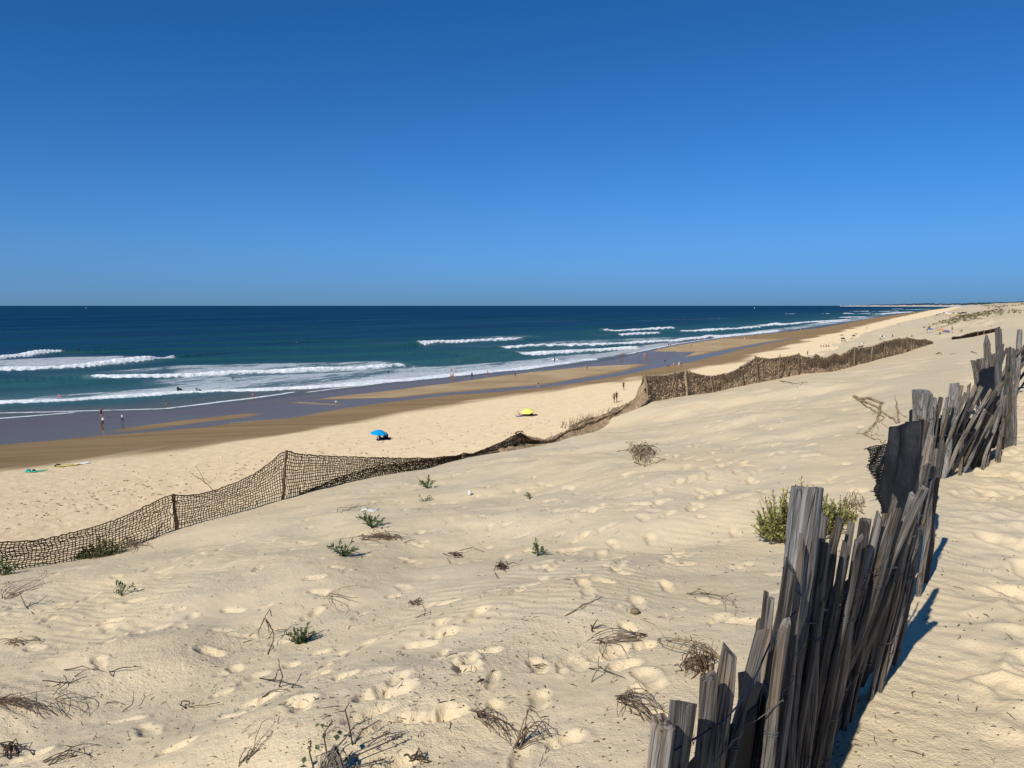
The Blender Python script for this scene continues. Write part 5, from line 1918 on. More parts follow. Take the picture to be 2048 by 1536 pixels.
# ---- dune grass on the far dunes (nobody could count it)
mg = MB()
for k in range(1500):
    s_ = rs.uniform(190, 900) if k % 4 else rs.uniform(300, 400)
    qc = float(crest_q(s_))
    q_ = qc + rs.uniform(-60, 4) if k % 4 else rs.gauss(-4, 6)
    if k % 4 and float(fbm(np.float64(s_ * 0.03), np.float64(q_ * 0.08), 3)) < 0.02:
        continue
    x, y = xy(s_, q_)
    z = zat(x, y)
    hh = rs.uniform(0.35, 0.9)
    for j in range(5):
        a = rs.uniform(0, 6.28)
        d_ = Vector((math.cos(a), math.sin(a), 0))
        w_ = Vector((-d_.y, d_.x, 0)) * rs.uniform(0.10, 0.22)
        b_ = Vector((x, y, z)) + d_ * 0.2
        mg.add([b_ - w_, b_ + w_, b_ + d_ * rs.uniform(0.2, 0.8) + Vector((0, 0, hh))], [(0, 1, 2)])
o = mg.build('dune_grass', M['grass'], None, False)
tag(o, 'olive dune grass on the far dunes', 'grass', kind='stuff')

# ================================================================== PEOPLE
def sand_hit(u, v):
    """sand met by the measured line of sight, beach or far dune front"""
    P = bhit(u, v)
    if u > 1700:
        z = P.z
        for k in range(25):
            P = onz(u, v, z)
            z = 0.5 * z + 0.5 * max(float(beach_z(np.float64(P.x), np.float64(P.y))), zat(P.x, P.y))
        P = onz(u, v, z)
    return P


def stand_pose():
    return {'pelvis': (0, 0, .95), 'spine': (0, 0, 1.13), 'chest': (0, 0, 1.34), 'neck': (0, .005, 1.49), 'head': (0, .02, 1.58), 'crown': (0, .015, 1.69),
            'shL': (.175, 0, 1.42), 'elL': (.235, -.03, 1.14), 'wrL': (.25, .05, .89), 'haL': (.25, .07, .80), 'shR': (-.175, 0, 1.42), 'elR': (-.235, -.03, 1.14), 'wrR': (-.25, .05, .89), 'haR': (-.25, .07, .80),
            'hiL': (.095, 0, .90), 'knL': (.105, .02, .50), 'anL': (.11, -.03, .085), 'toL': (.12, .12, .035), 'hiR': (-.095, 0, .90), 'knR': (-.105, .02, .50), 'anR': (-.11, -.03, .085), 'toR': (-.12, .12, .035)}


RADS = {'pelvis': (.135, .11), 'spine': (.115, .09), 'chest': (.15, .105), 'neck': (.055, .055), 'head': (.075, .085), 'crown': (.065, .075), 'sh': (.062, .06), 'el': (.043, .043), 'wr': (.03, .028), 'ha': (.038, .022),
        'hi': (.095, .095), 'kn': (.062, .062), 'an': (.042, .042), 'to': (.042, .028)}
EDG = [('pelvis', 'spine'), ('spine', 'chest'), ('chest', 'neck'), ('neck', 'head'), ('head', 'crown')]
for sd_ in 'LR':
    EDG += [('chest', 'sh' + sd_), ('sh' + sd_, 'el' + sd_), ('el' + sd_, 'wr' + sd_), ('wr' + sd_, 'ha' + sd_), ('pelvis', 'hi' + sd_), ('hi' + sd_, 'kn' + sd_), ('kn' + sd_, 'an' + sd_), ('an' + sd_, 'to' + sd_)]

POSES = {'stand': {}}
POSES['walk'] = {'knL': (.10, .16, .52), 'anL': (.10, .20, .10), 'toL': (.10, .35, .05), 'knR': (-.10, .0, .50), 'anR': (-.10, -.24, .13), 'toR': (-.10, -.10, .035), 'elL': (.23, -.10, 1.16), 'wrL': (.23, -.12, .91), 'haL': (.23, -.10, .82), 'elR': (-.23, .05, 1.15), 'wrR': (-.22, .20, .95), 'haR': (-.22, .25, .87)}
POSES['run'] = {'pelvis': (0, .0, .92), 'chest': (0, .08, 1.31), 'neck': (0, .12, 1.45), 'head': (0, .15, 1.54), 'crown': (0, .15, 1.65), 'shL': (.17, .08, 1.39), 'shR': (-.17, .08, 1.39), 'knL': (.10, .30, .62), 'anL': (.10, .20, .22), 'toL': (.10, .33, .18), 'anR': (-.10, -.34, .16), 'toR': (-.10, -.24, .05), 'knR': (-.10, -.06, .48),
                'elL': (.26, -.12, 1.2), 'wrL': (.24, .05, 1.08), 'haL': (.22, .1, 1.06), 'elR': (-.26, .16, 1.15), 'wrR': (-.2, .34, 1.2), 'haR': (-.18, .38, 1.24)}
POSES['bend'] = {'pelvis': (0, -.08, .88), 'spine': (0, .05, 1.02), 'chest': (0, .24, 1.10), 'neck': (0, .36, 1.13), 'head': (0, .44, 1.12), 'crown': (0, .54, 1.10), 'shL': (.17, .27, 1.10), 'shR': (-.17, .27, 1.10), 'elL': (.2, .34, .82), 'wrL': (.18, .38, .58), 'haL': (.18, .39, .5), 'elR': (-.2, .34, .82), 'wrR': (-.18, .38, .58), 'haR': (-.18, .39, .5)}
POSES['board'] = {'elR': (-.30, -.02, 1.16), 'wrR': (-.30, .10, .93), 'haR': (-.30, .13, .85), 'knL': (.10, .10, .51), 'anL': (.10, .12, .09), 'toL': (.10, .26, .04), 'anR': (-.10, -.16, .09), 'toR': (-.10, -.02, .035)}
POSES['arms'] = {'elL': (.42, .02, 1.25), 'wrL': (.60, .06, 1.10), 'haL': (.68, .07, 1.06), 'elR': (-.42, .02, 1.22), 'wrR': (-.58, .06, 1.05), 'haR': (-.65, .07, 1.0)}
_sit = {'pelvis': (0, 0, .13), 'spine': (0, -.03, .31), 'chest': (0, .02, .52), 'neck': (0, .06, .66), 'head': (0, .09, .75), 'crown': (0, .09, .86), 'shL': (.175, .02, .60), 'shR': (-.175, .02, .60), 'elL': (.22, .16, .40), 'wrL': (.14, .34, .43), 'haL': (.10, .40, .42), 'elR': (-.22, .16, .40), 'wrR': (-.14, .34, .43), 'haR': (-.10, .40, .42),
        'hiL': (.09, .05, .12), 'hiR': (-.09, .05, .12), 'knL': (.13, .42, .42), 'knR': (-.13, .42, .42), 'anL': (.12, .58, .09), 'anR': (-.12, .58, .09), 'toL': (.12, .72, .05), 'toR': (-.12, .72, .05)}
POSES['sit'] = _sit
POSES['recline'] = {**_sit, 'spine': (0, -.12, .26), 'chest': (0, -.25, .44), 'neck': (0, -.33, .57), 'head': (0, -.34, .66), 'crown': (0, -.35, .77), 'shL': (.175, -.30, .49), 'shR': (-.175, -.30, .49), 'elL': (.26, -.42, .27), 'wrL': (.27, -.50, .06), 'haL': (.28, -.44, .03), 'elR': (-.26, -.42, .27), 'wrR': (-.27, -.50, .06), 'haR': (-.28, -.44, .03),
                    'knL': (.12, .50, .24), 'knR': (-.12, .48, .14), 'anL': (.12, .86, .08), 'anR': (-.12, .92, .07), 'toL': (.13, .93, .18), 'toR': (-.13, .99, .17)}
POSES['lie'] = {k: (v[0], v[2] - .9, .10 + .3 * abs(v[1])) for k, v in stand_pose().items()}
POSES['straddle'] = {**_sit, 'chest': (0, .06, .53), 'knL': (.26, .28, .04), 'knR': (-.26, .28, .04), 'anL': (.28, .24, -.36), 'anR': (-.28, .24, -.36), 'toL': (.29, .36, -.42), 'toR': (-.29, .36, -.42)}
POSES['paddle'] = {**{k: (v[0], v[2] - .9, .12) for k, v in stand_pose().items()}, 'chest': (0, .44, .20), 'neck': (0, .58, .30), 'head': (0, .65, .38), 'crown': (0, .70, .47), 'shL': (.19, .52, .22), 'shR': (-.19, .52, .22), 'elL': (.36, .70, .08), 'elR': (-.36, .42, .08), 'wrL': (.34, .92, -.06), 'wrR': (-.34, .22, -.08), 'haL': (.34, .99, -.08), 'haR': (-.34, .14, -.1)}
POSES['surf'] = {'pelvis': (0, -.05, .66), 'spine': (0, .03, .82), 'chest': (0, .14, 1.0), 'neck': (0, .2, 1.13), 'head': (0, .24, 1.21), 'crown': (0, .25, 1.32), 'shL': (.17, .12, 1.07), 'shR': (-.17, .14, 1.07), 'elL': (.42, .12, 1.0), 'wrL': (.62, .2, 1.02), 'haL': (.7, .22, 1.02), 'elR': (-.40, .2, .95), 'wrR': (-.58, .3, .9), 'haR': (-.65, .32, .9),
                 'hiL': (.1, -.03, .62), 'hiR': (-.1, -.03, .62), 'knL': (.30, .12, .40), 'knR': (-.26, .14, .38), 'anL': (.36, -.02, .09), 'anR': (-.34, -.02, .09), 'toL': (.38, .12, .04), 'toR': (-.36, .12, .04)}
_POSE_MESH = {}
_names = list(stand_pose().keys())


def pose_mesh(pose):
    if pose in _POSE_MESH:
        return _POSE_MESH[pose]
    J = stand_pose()
    J.update(POSES[pose])
    me = bpy.data.meshes.new('body')
    me.from_pydata([J[k] for k in _names], [(_names.index(a), _names.index(b)) for a, b in EDG], [])
    ob = bpy.data.objects.new('body_tmp', me)
    COL.objects.link(ob)
    sk = ob.modifiers.new('skin', 'SKIN')
    sk.use_smooth_shade = True
    data = me.skin_vertices[0].data
    for i, k in enumerate(_names):
        data[i].radius = RADS[k] if k in RADS else RADS[k[:2]]
        data[i].use_root = (k == 'pelvis')
    ss_ = ob.modifiers.new('sub', 'SUBSURF')
    ss_.levels = 1
    ss_.render_levels = 1
    dg = bpy.context.evaluated_depsgraph_get()
    dg.update()
    res = bpy.data.meshes.new_from_object(ob.evaluated_get(dg))
    bpy.data.objects.remove(ob)
    # which limb does each face belong to -> 0 skin, 1 hair, 2 top, 3 bottom, 4 lower leg, 5 sleeve
    seg = [(np.array(J[a]), np.array(J[b]), a, b) for a, b in EDG]
    mi = []
    hd = np.array(J['head'])
    cr = np.array(J['crown'])
    for p_ in res.polygons:
        c = np.array(p_.center)
        best, bd, bf = None, 9, 0
        for (a, b, na, nb) in seg:
            ab = b - a
            f = min(1, max(0, float((c - a) @ ab / (ab @ ab + 1e-9))))
            dd = float(np.linalg.norm(c - a - ab * f))
            if dd < bd:
                best, bd, bf = (na, nb), dd, f
        na, nb = best
        m_ = 0
        if nb in ('crown',) or (nb == 'head' and bf > 0.6):
            m_ = 1 if (float((c - hd) @ (cr - hd)) > 0.0045 or c[1] < hd[1] - 0.035) else 0
        elif nb in ('spine', 'chest') or nb[:2] == 'sh':
            m_ = 2
            if nb == 'spine' and bf < 0.25:
                m_ = 3
        elif nb[:2] == 'hi' or na == 'pelvis':
            m_ = 3
        elif nb[:2] == 'kn':
            m_ = 3 if bf < 0.62 else 4
        elif nb[:2] == 'an':
            m_ = 4
        elif nb[:2] == 'el' or nb[:2] == 'wr':
            m_ = 5
        mi.append(m_)
    res.polygons.foreach_set('use_smooth', [True] * len(res.polygons))
    _POSE_MESH[pose] = (res, mi)
    return _POSE_MESH[pose]


skin = [plain('skin_tan', (0.40, 0.22, 0.13), 0.55, 0.3, 0.1), plain('skin_light', (0.55, 0.34, 0.23), 0.55, 0.3, 0.1), plain('skin_brown', (0.27, 0.14, 0.08), 0.55, 0.3, 0.1)]
hair = [plain('hair_dark', (0.02, 0.014, 0.01), 0.5, 0.3, 0.2), plain('hair_brown', (0.07, 0.04, 0.02), 0.5, 0.3, 0.2), plain('hair_fair', (0.3, 0.2, 0.1), 0.5, 0.3, 0.2)]
CL = {n_: plain('fabric_' + n_, c_, 0.75, 0.2, 0.12) for n_, c_ in dict(black=(.012, .013, .016), navy=(.012, .02, .06), white=(.75, .75, .74), red=(.55, .03, .04), pink=(.65, .12, .16), blue=(.06, .13, .32), grey=(.22, .23, .24), green=(.05, .22, .12), orange=(.55, .24, .10), purple=(.12, .10, .26), sky=(.0, .32, .72), yellow=(.85, .72, .16), cream=(.7, .62, .45), teal=(.0, .28, .33), mint=(.03, .5, .28)).items()}
PC = [0]
ORD = ['leftmost', 'second from left', 'third from left', 'fourth from left', 'fifth from left', 'sixth from left', 'seventh from left', 'eighth from left', 'ninth from left', 'tenth from left', 'eleventh from left', 'twelfth from left', 'thirteenth from left', 'fourteenth from left', 'rightmost']


def person(label, u, v, pose='stand', top=None, bottom='black', leg=None, sleeve=None, hgt=1.72, face=None, sk=0, hr=0, sink=0.0, sea=False, group='people by the water', P=None, tilt=0.0):
    """u, v: where the feet (or seat) were measured; sink: metres under water"""
    PC[0] += 1
    if P is None:
        P = onz(u, v, 0.012) if sea else sand_hit(u, v)
    base, mi = pose_mesh(pose)
    me = base.copy()
    me.name = 'person'
    S_k = skin[sk % 3]
    me.materials.clear()
    for m_ in (S_k, hair[hr % 3], CL[top] if top else S_k, CL[bottom] if bottom else S_k, CL[leg] if leg else S_k, CL[sleeve] if sleeve else S_k):
        me.materials.append(m_)
    me.polygons.foreach_set('material_index', mi)
    o = bpy.data.objects.new('person', me)
    COL.objects.link(o)
    sc = hgt / 1.74
    o.scale = (sc, sc, sc)
    o.location = (P.x, P.y, P.z - sink)
    f = random.Random(PC[0]).uniform(0, 360) if face is None else face
    o.rotation_euler = (0, R(tilt), R(f))
    tag(o, label, 'person', group)
    return o


def board_mesh(L, W, T_):
    m_ = MB()
    rows = []
    n_ = 15
    for i in range(n_):
        f = i / (n_ - 1)
        y = (f - 0.5) * L
        w_ = W * 0.5 * max(0.02, math.sin(math.pi * min(1, max(0.0, f * 0.93 + 0.035))) ** 0.62)
        rk = 0.10 * L / 2 * (max(0, f - 0.6) / 0.4) ** 2 + 0.03 * (max(0, 0.25 - f) / 0.25) ** 2
        row = []
        for k in range(8):
            a = 2 * math.pi * k / 8
            row.append((math.cos(a) * w_, y, rk + T_ * 0.5 + math.sin(a) * T_ * 0.5))
        rows.append(row)
    vs = [p_ for r__ in rows for p_ in r__]
    fs = []
    for i in range(n_ - 1):
        for k in range(8):
            fs.append((i * 8 + k, i * 8 + (k + 1) % 8, (i + 1) * 8 + (k + 1) % 8, (i + 1) * 8 + k))
    fs.append(tuple(range(7, -1, -1)))
    fs.append(tuple((n_ - 1) * 8 + k for k in range(8)))
    m_.add(vs, fs)
    return m_


def surfboard(label, P, L, W, heading, col, group='surfboards', rot=(0, 0), fins=True, stripe=None):
    t_ = thing('surfboard', label, 'surfboard', tuple(P), group)
    t_.rotation_euler = (R(rot[0]), R(rot[1]), R(heading))
    m_ = board_mesh(L, W, 0.065)
    m_.v = [(x + P.x, y + P.y, z + P.z) for (x, y, z) in m_.v]
    m_.build('deck', CL[col], t_)
    if stripe:
        m_ = board_mesh(L * 0.62, W * 0.25, 0.012)
        m_.v = [(x + P.x, y + P.y, z + P.z + 0.062) for (x, y, z) in m_.v]
        m_.build('grip', CL[stripe], t_)
    return t_


G1 = 'people by the water'
person('adult with bare shoulders and navy suit beside the child in white at left', 203, 836, 'stand', 'navy', 'navy', None, None, 1.72, 200, 0, 0)
person('child in white top and dark leggings in front of the navy-suited adult', 206, 850, 'walk', 'white', 'black', 'black', 'white', 1.30, 190, 1, 1)
person('child in white top walking alone on the wet sand at left', 245, 845, 'walk', 'white', 'black', 'black', 'grey', 1.38, 20, 1, 0)
person('bare-chested boy in dark shorts splashing through the swash', 331, 811, 'run', None, 'navy', None, None, 1.42, 260, 0, 0)
person('child in red walking at the edge of the swash', 506, 798, 'walk', 'pink', 'red', None, 'pink', 1.22, 320, 0, 1)
o1 = person('dark-suited wader with a black board under one arm', 356, 787, 'board', 'black', 'black', 'black', 'black', 1.75, 250, 0, 0, sink=0.1, sea=True)
o2 = person('smaller dark-suited wader swinging a board, right of the larger one', 394, 786, 'arms', 'black', 'black', 'black', 'black', 1.35, 250, 0, 0, sink=0.05, sea=True)
person('bather in red and white waist-deep at far left', 118, 795, 'stand', 'red', 'red', None, 'white', 1.65, 180, 1, 1, sink=0.85, sea=True)
person('dark-suited wader waist-deep between the two inner breakers', 466, 759, 'arms', 'black', 'black', 'black', 'black', 1.7, 30, 0, 0, sink=0.8, sea=True)
person('child in white sitting alone on the brown sandbar', 672, 807, 'sit', 'white', 'black', None, 'white', 1.35, 200, 1, 1)
person('left one of two bathers standing close together at the swash', 902, 760, 'stand', 'pink', 'black', None, None, 1.65, 150, 0, 0)
person('right one of two bathers standing close together at the swash', 906, 760, 'stand', None, 'navy', None, None, 1.75, 200, 0, 0)
person('dark figure standing at the swash between two pairs of bathers', 944, 755, 'stand', 'black', 'black', 'black', 'black', 1.5, 0, 0, 0)
person('bare-chested man in dark trunks wading out left of centre', 975, 755, 'walk', None, 'black', None, None, 1.78, 320, 0, 0)
person('bather in dark swimsuit walking on the sandbar at centre', 1030, 757, 'walk', 'black', 'black', None, None, 1.68, 250, 0, 0)
person('woman in black swimwear walking beside the tidal channel', 1077, 775, 'walk', 'black', 'black', None, None, 1.70, 100, 1, 1)
person('nearer one of the two walkers on dry sand left of the tall netting', 1228, 806, 'walk', None, 'black', None, None, 1.76, 210, 2, 0)
person('darker one of the two walkers on dry sand left of the tall netting', 1233, 804, 'walk', 'black', 'black', None, None, 1.80, 210, 2, 0)
person('lone dark walker on the damp sand above the two walkers', 1247, 780, 'walk', 'black', 'black', None, None, 1.66, 200, 2, 0)
person('surfer wading out with a white board at centre right', 1109, 724, 'board', 'black', 'black', 'black', 'black', 1.75, 130, 0, 0, sink=0.2, sea=True)
person('bather knee-deep behind the pair at the swash', 903, 742, 'stand', 'pink', 'black', None, None, 1.6, 0, 0, 0, sink=.6, sea=True)
person('swimmer shoulder-deep behind the pair at the swash', 912, 744, 'stand', 'black', 'black', None, None, 1.7, 0, 0, 0, sink=1.1, sea=True)
person('dark swimmer chest-deep in the foam left of centre', 777, 747, 'arms', 'black', 'black', 'black', 'black', 1.7, 20, 0, 0, sink=.8, sea=True)
person('walker in pale shorts beside a companion near the channel', 1347, 733, 'walk', 'black', 'cream', None, None, 1.7, 200, 0, 0)
person('walker in white carrying a bag by the channel', 1358, 734, 'walk', 'white', 'white', None, None, 1.65, 200, 0, 0)
person('companion walking right beside the walker in white', 1362, 733, 'stand', None, 'navy', None, None, 1.75, 200, 2, 0)
for (u, v, po, tp, bt, hh, lb) in [(1241, 717, 'stand', None, 'red', 1.7, 'left bather of the pair ankle-deep by the pool mouth'), (1245, 717, 'stand', 'black', 'black', 1.6, 'right bather of the pair ankle-deep by the pool mouth'),
                                   (1289, 715, 'stand', 'pink', 'pink', 1.7, 'reddish bather standing in the shallow pool'), (1294, 714, 'bend', None, 'red', 1.7, 'bather bending over in the shallow pool'), (1299, 721, 'walk', 'grey', 'black', 1.3, 'child wading in the shallow pool'),
                                   (1330, 722, 'sit', 'black', 'black', 1.7, 'dark figure sitting at the edge of the shallow pool'), (1337, 694, 'stand', None, 'navy', 1.75, 'left bather standing in the shallows behind the pool'), (1341, 694, 'stand', 'blue', 'black', 1.65, 'right bather standing in the shallows behind the pool'),
                                   (1380, 701, 'walk', None, 'black', 1.72, 'walker on the brown tongue of sand beyond the pool'), (1383, 692, 'sit', 'red', 'black', 1.7, 'figure in red crouching on the tongue of sand'), (1370, 688, 'stand', None, 'black', 1.7, 'bather at the water line beyond the pool'),
                                   (1425, 689, 'sit', 'black', 'black', 1.7, 'dark figure sitting on the far tongue of sand'), (1269, 696, 'stand', 'black', 'black', 1.7, 'lone dark wader in the foam beyond the pool'), (1406, 685, 'walk', None, 'black', 1.7, 'walker at the far water line'),
                                   (1489, 681, 'walk', 'cream', 'cream', 1.65, 'pale walker on the far brown sand'), (1509, 675, 'walk', 'black', 'black', 1.7, 'dark walker at the far water edge'), (1565, 667, 'stand', 'black', 'black', 1.78, 'left of three dark bathers in the far shallows'),
                                   (1572, 666, 'stand', 'navy', 'navy', 1.78, 'middle one of three dark bathers in the far shallows'), (1582, 665, 'stand', 'black', 'black', 1.7, 'right one of three dark bathers in the far shallows'), (1614, 670, 'sit', 'black', 'black', 1.7, 'dark figure resting on the far brown sand'), (1601, 662, 'walk', None, 'navy', 1.75, 'bare-backed walker at the far water edge left of the netting posts'), (1636, 660, 'stand', 'black', 'black', 1.7, 'dark figure facing the surf above the leaning stakes'), (1453, 683, 'walk', 'white', 'navy', 1.7, 'walker in a white top on the far brown tongue'), (1318, 703, 'stand', None, 'red', 1.7, 'bather in red trunks standing in the pool shallows'), (1174, 740, 'walk', 'grey', 'black', 1.7, 'walker in grey near the left end of the shallow pool')]:
    sk_ = -1
    person(lb, u, v, po, tp, bt, None, None, hh, None, PC[0], 0, sea=False)
# surfers and swimmers out at sea
so = person('surfer crouching on a white board on the left breaker', 158, 708, 'surf', 'black', 'black', 'black', 'black', 1.75, 60, 0, 0, sink=-0.9, sea=True)
Pb = Vector(so.location)
surfboard('white surfboard ridden along the left breaker', Pb + Vector((0, 0, -0.06)), 2.0, 0.52, -30, 'white')
for (u, v) in [(597, 686)]:
    person('surfer paddling a white board on the calm water', u, v, 'paddle', 'black', 'black', 'black', 'black', 1.75, -60, 0, 0, sink=-0.35, sea=True)
    surfboard('white surfboard under the paddling surfer', onz(u, v, 0) + Vector((0, 0, 0.28)), 2.1, 0.55, -60, 'white')
for k, (u, v) in enumerate(sorted([(548, 681), (617, 677), (647, 678), (747, 687), (830, 670), (907, 670), (630, 713), (914, 713), (309, 711), (1010, 659), (1022, 658), (1034, 658), (1047, 657)])):
    person(ORD[k] + ' of the dark-suited surfers sitting low in the water', u, v, 'straddle', 'black', 'black', 'black', 'black', 1.75, None, 0, 0, sink=-0.15, sea=True, group='surfers waiting out at sea')
P_ = Vector(o1.location)
surfboard('black bodyboard held by the larger dark-suited wader', P_ + Vector((0.42, 0.05, 0.95)), 1.1, 0.55, 70, 'black', rot=(0, 75))
P_ = Vector(o2.location)
surfboard('black bodyboard in the hand of the smaller dark-suited wader', P_ + Vector((0.55, 0.05, 0.62)), 0.9, 0.45, 60, 'black', rot=(0, 65))
P_ = onz(1109, 724, 0)
surfboard('white surfboard carried by the surfer wading out', P_ + Vector((0.1, 0.35, 0.75)), 2.2, 0.55, 75, 'white', rot=(0, 80))
# boards left on the sand
surfboard('green surfboard lying alone on the beach at left', bhit(72, 944) + Vector((0, 0, 0.05)), 2.0, 0.52, -68, 'mint', stripe='teal')
surfboard('yellow surfboard with a dark stripe lying on the beach', bhit(137, 932) + Vector((0, 0, 0.05)), 2.1, 0.55, -60, 'yellow', stripe='black')
surfboard('white surfboard with its tip raised beyond the yellow board', bhit(164, 928) + Vector((0, 0, 0.05)), 1.4, 0.6, -55, 'white', rot=(0, 10))


def bag(label, P, col, w, d, h, seed):
    """a slumped soft bag with a strap"""
    r_ = random.Random(seed)
    t_ = thing('bag', label, 'bag', tuple(P))
    m_ = MB()
    rows = []
    for i in range(6):
        f = i / 5
        z = h * math.sin(f * math.pi / 2)
        k_ = math.cos(f * math.pi / 2) ** 0.5
        rows.append([(P.x + math.cos(a) * w / 2 * k_ * (1 + r_.uniform(-.12, .12)), P.y + math.sin(a) * d / 2 * k_ * (1 + r_.uniform(-.12, .12)), P.z + z + r_.uniform(-.02, .02)) for a in [2 * math.pi * j / 12 for j in range(13)]])
        rows[-1][-1] = rows[-1][0]
    m_.grid(rows)
    m_.build('body', CL[col], t_)
    m_ = MB()
    m_.tube([P + Vector((-w * .3, 0, h * .8)), P + Vector((-w * .1, 0, h * 1.3)), P + Vector((w * .15, 0, h * 1.25)), P + Vector((w * .3, 0, h * .8))], 0.015, 4)
    m_.build('strap', CL['black'], t_)
    return t_


bag('dark heap of clothes and bag left of the yellow board', bhit(116, 933), 'black', 0.65, 0.5, 0.22, 3)
bag('teal bundle lying on the tail of the green board', bhit(57, 944) + Vector((0, 0, 0.12)), 'teal', 0.5, 0.35, 0.14, 4)
bag('small dark bag on the middle of the green board', bhit(68, 944) + Vector((0, 0, 0.12)), 'navy', 0.35, 0.25, 0.13, 5)


def parasol(label, u, v, col, r=0.95, hgt=1.75, tilt=(0, 0), col2=None, P=None, group='beach parasols'):
    P = P or sand_hit(u, v)
    t_ = thing('parasol', label, 'parasol', tuple(P), group)
    top = P + Vector((math.sin(R(tilt[1])) * hgt, -math.sin(R(tilt[0])) * hgt, hgt))
    ax = (top - P).normalized()
    q = ax.to_track_quat('Z', 'Y')
    m_ = MB()
    m_.tube([P - Vector((0, 0, .3)), P.lerp(top, .5), top + ax * 0.08], [.018, .018, .012], 6)
    m_.build('pole', CL['grey'], t_)
    for k in range(8):
        a0, a1 = 2 * math.pi * k / 8, 2 * math.pi * (k + 1) / 8
        m_ = MB()
        rows = []
        for i in range(5):
            f = i / 4
            row = []
            for j in range(4):
                a = a0 + (a1 - a0) * j / 3
                scal = 1 - 0.05 * math.sin(j / 3 * math.pi) * f
                z = -0.42 * r * (f ** 1.7) - (0.02 * math.sin(j / 3 * math.pi) * f)
                row.append(top + q @ Vector((math.cos(a) * r * f * scal, math.sin(a) * r * f * scal, z)))
            rows.append(row)
        m_.grid(rows)
        # valance
        last = rows[-1]
        m_.grid([last, [p_ - ax * 0.09 for p_ in last]])
        o = m_.build('panel', CL[col2] if (col2 and k % 2) else CL[col], t_)
    for k in range(8):
        a0 = 2 * math.pi * k / 8
        m_ = MB()
        m_.tube([top + q @ Vector((math.cos(a0) * r * f, math.sin(a0) * r * f, -0.42 * r * f ** 1.7 - 0.012)) for f in (0.02, .35, .7, .98)], 0.006, 3)
        m_.build('rib', CL['grey'], t_)
    return t_


def towel(label, P, w, l, head, col, group='beach towels'):
    m_ = MB()
    rows = []
    for i in range(6):
        rows.append([Vector((math.cos(R(head)) * (j / 5 - .5) * w - math.sin(R(head)) * (i / 5 - .5) * l, math.sin(R(head)) * (j / 5 - .5) * w + math.cos(R(head)) * (i / 5 - .5) * l, 0.045 + 0.02 * math.sin(i * 2.1 + j))) + P for j in range(6)])
    m_.grid(rows)
    o = m_.build('towel', CL[col])
    o.modifiers.new('thickness', 'SOLIDIFY').thickness = 0.015
    tag(o, label, 'towel', group)
    return o


PU = bhit(757, 879)
parasol('bright blue parasol alone on the dry sand', 757, 879, 'sky', 1.0, 1.15, (0, 6), P=PU)
person('dark figure sitting in the shade of the blue parasol', 774, 880, 'sit', 'black', 'black', 'black', None, 1.72, 60, 2, 0, P=bhit(774, 879) + Vector((0, .1, 0)), group='people on the dry sand')
person('dark figure lying under the blue parasol', 764, 880, 'recline', 'black', 'black', None, None, 1.72, -60, 2, 0, P=bhit(763, 879), group='people on the dry sand')
towel('dark towel under the blue parasol', bhit(767, 879.5), 1.6, 1.1, 15, 'navy')
PU = bhit(1056, 832)
parasol('pale yellow parasol tilted over sunbathers', 1056, 832, 'yellow', 1.0, 1.1, (10, -4), P=PU)
person('fair sunbather sitting left of the yellow parasol', 1041, 832, 'recline', 'white', 'pink', None, None, 1.7, -70, 1, 1, group='people on the dry sand')
person('dark-haired sunbather sitting under the yellow parasol', 1051, 830, 'recline', None, 'black', None, None, 1.72, -80, 0, 0, group='people on the dry sand')
person('small dark figure at the right side of the yellow parasol', 1064, 830, 'sit', 'black', 'black', 'black', None, 1.4, 30, 0, 0, group='people on the dry sand')
towel('blue towel beside the yellow parasol', bhit(1043, 832.5), 1.7, 0.9, 10, 'blue')
towel('dark towel right of the yellow parasol', bhit(1065, 830), 1.5, 0.9, 10, 'black')
person('person in dark blue standing by a towel behind the tall netting', 1615, 712, 'stand', 'navy', 'black', None, None, 1.75, 180, 0, 0, group='people on the dry sand')
towel('white towel right of the standing person in dark blue', bhit(1621, 711), 1.8, 1.0, 20, 'white')
for k, (u, lb) in enumerate([(1642, 'leftmost of four sunbathers sitting in a row behind the netting'), (1647, 'second from left of four sunbathers in a row behind the netting'), (1652, 'third from left of four sunbathers in a row behind the netting'), (1657, 'rightmost of four sunbathers sitting in a row behind the netting')]):
    person(lb, u, 693.5, 'sit', 'black' if k % 2 else None, 'black', None, None, 1.72, 160 + 20 * k, k, 0, group='people on the dry sand')
towel('long pale towel under the row of four sunbathers', bhit(1650, 694), 4.5, 1.2, 12, 'cream')
for (u, v, c_, c2, lb) in [(1686, 682, 'navy', None, 'dark blue parasol over seated people beyond the netting'), (1684, 675, 'black', 'grey', 'small dark parasol behind the dark blue one'), (1707, 676, 'black', None, 'black parasol right of the dark blue one'), (1712, 672, 'grey', None, 'tiny grey parasol behind the black one'),
                           (1722, 694, 'cream', 'grey', 'pale parasol close behind the tall netting'), (1764, 679, 'black', 'white', 'dark and white parasol by the end of the netting'), (1881, 668, 'orange', None, 'orange parasol on the beach near the far net'), (1859, 666, 'blue', 'purple', 'blue and purple parasol left of the orange one'), (1892, 671, 'purple', None, 'violet parasol right of the orange one')]:
    parasol(lb, u, v, c_, 0.95, 1.5, (random.uniform(-8, 8), random.uniform(-8, 8)), c2)
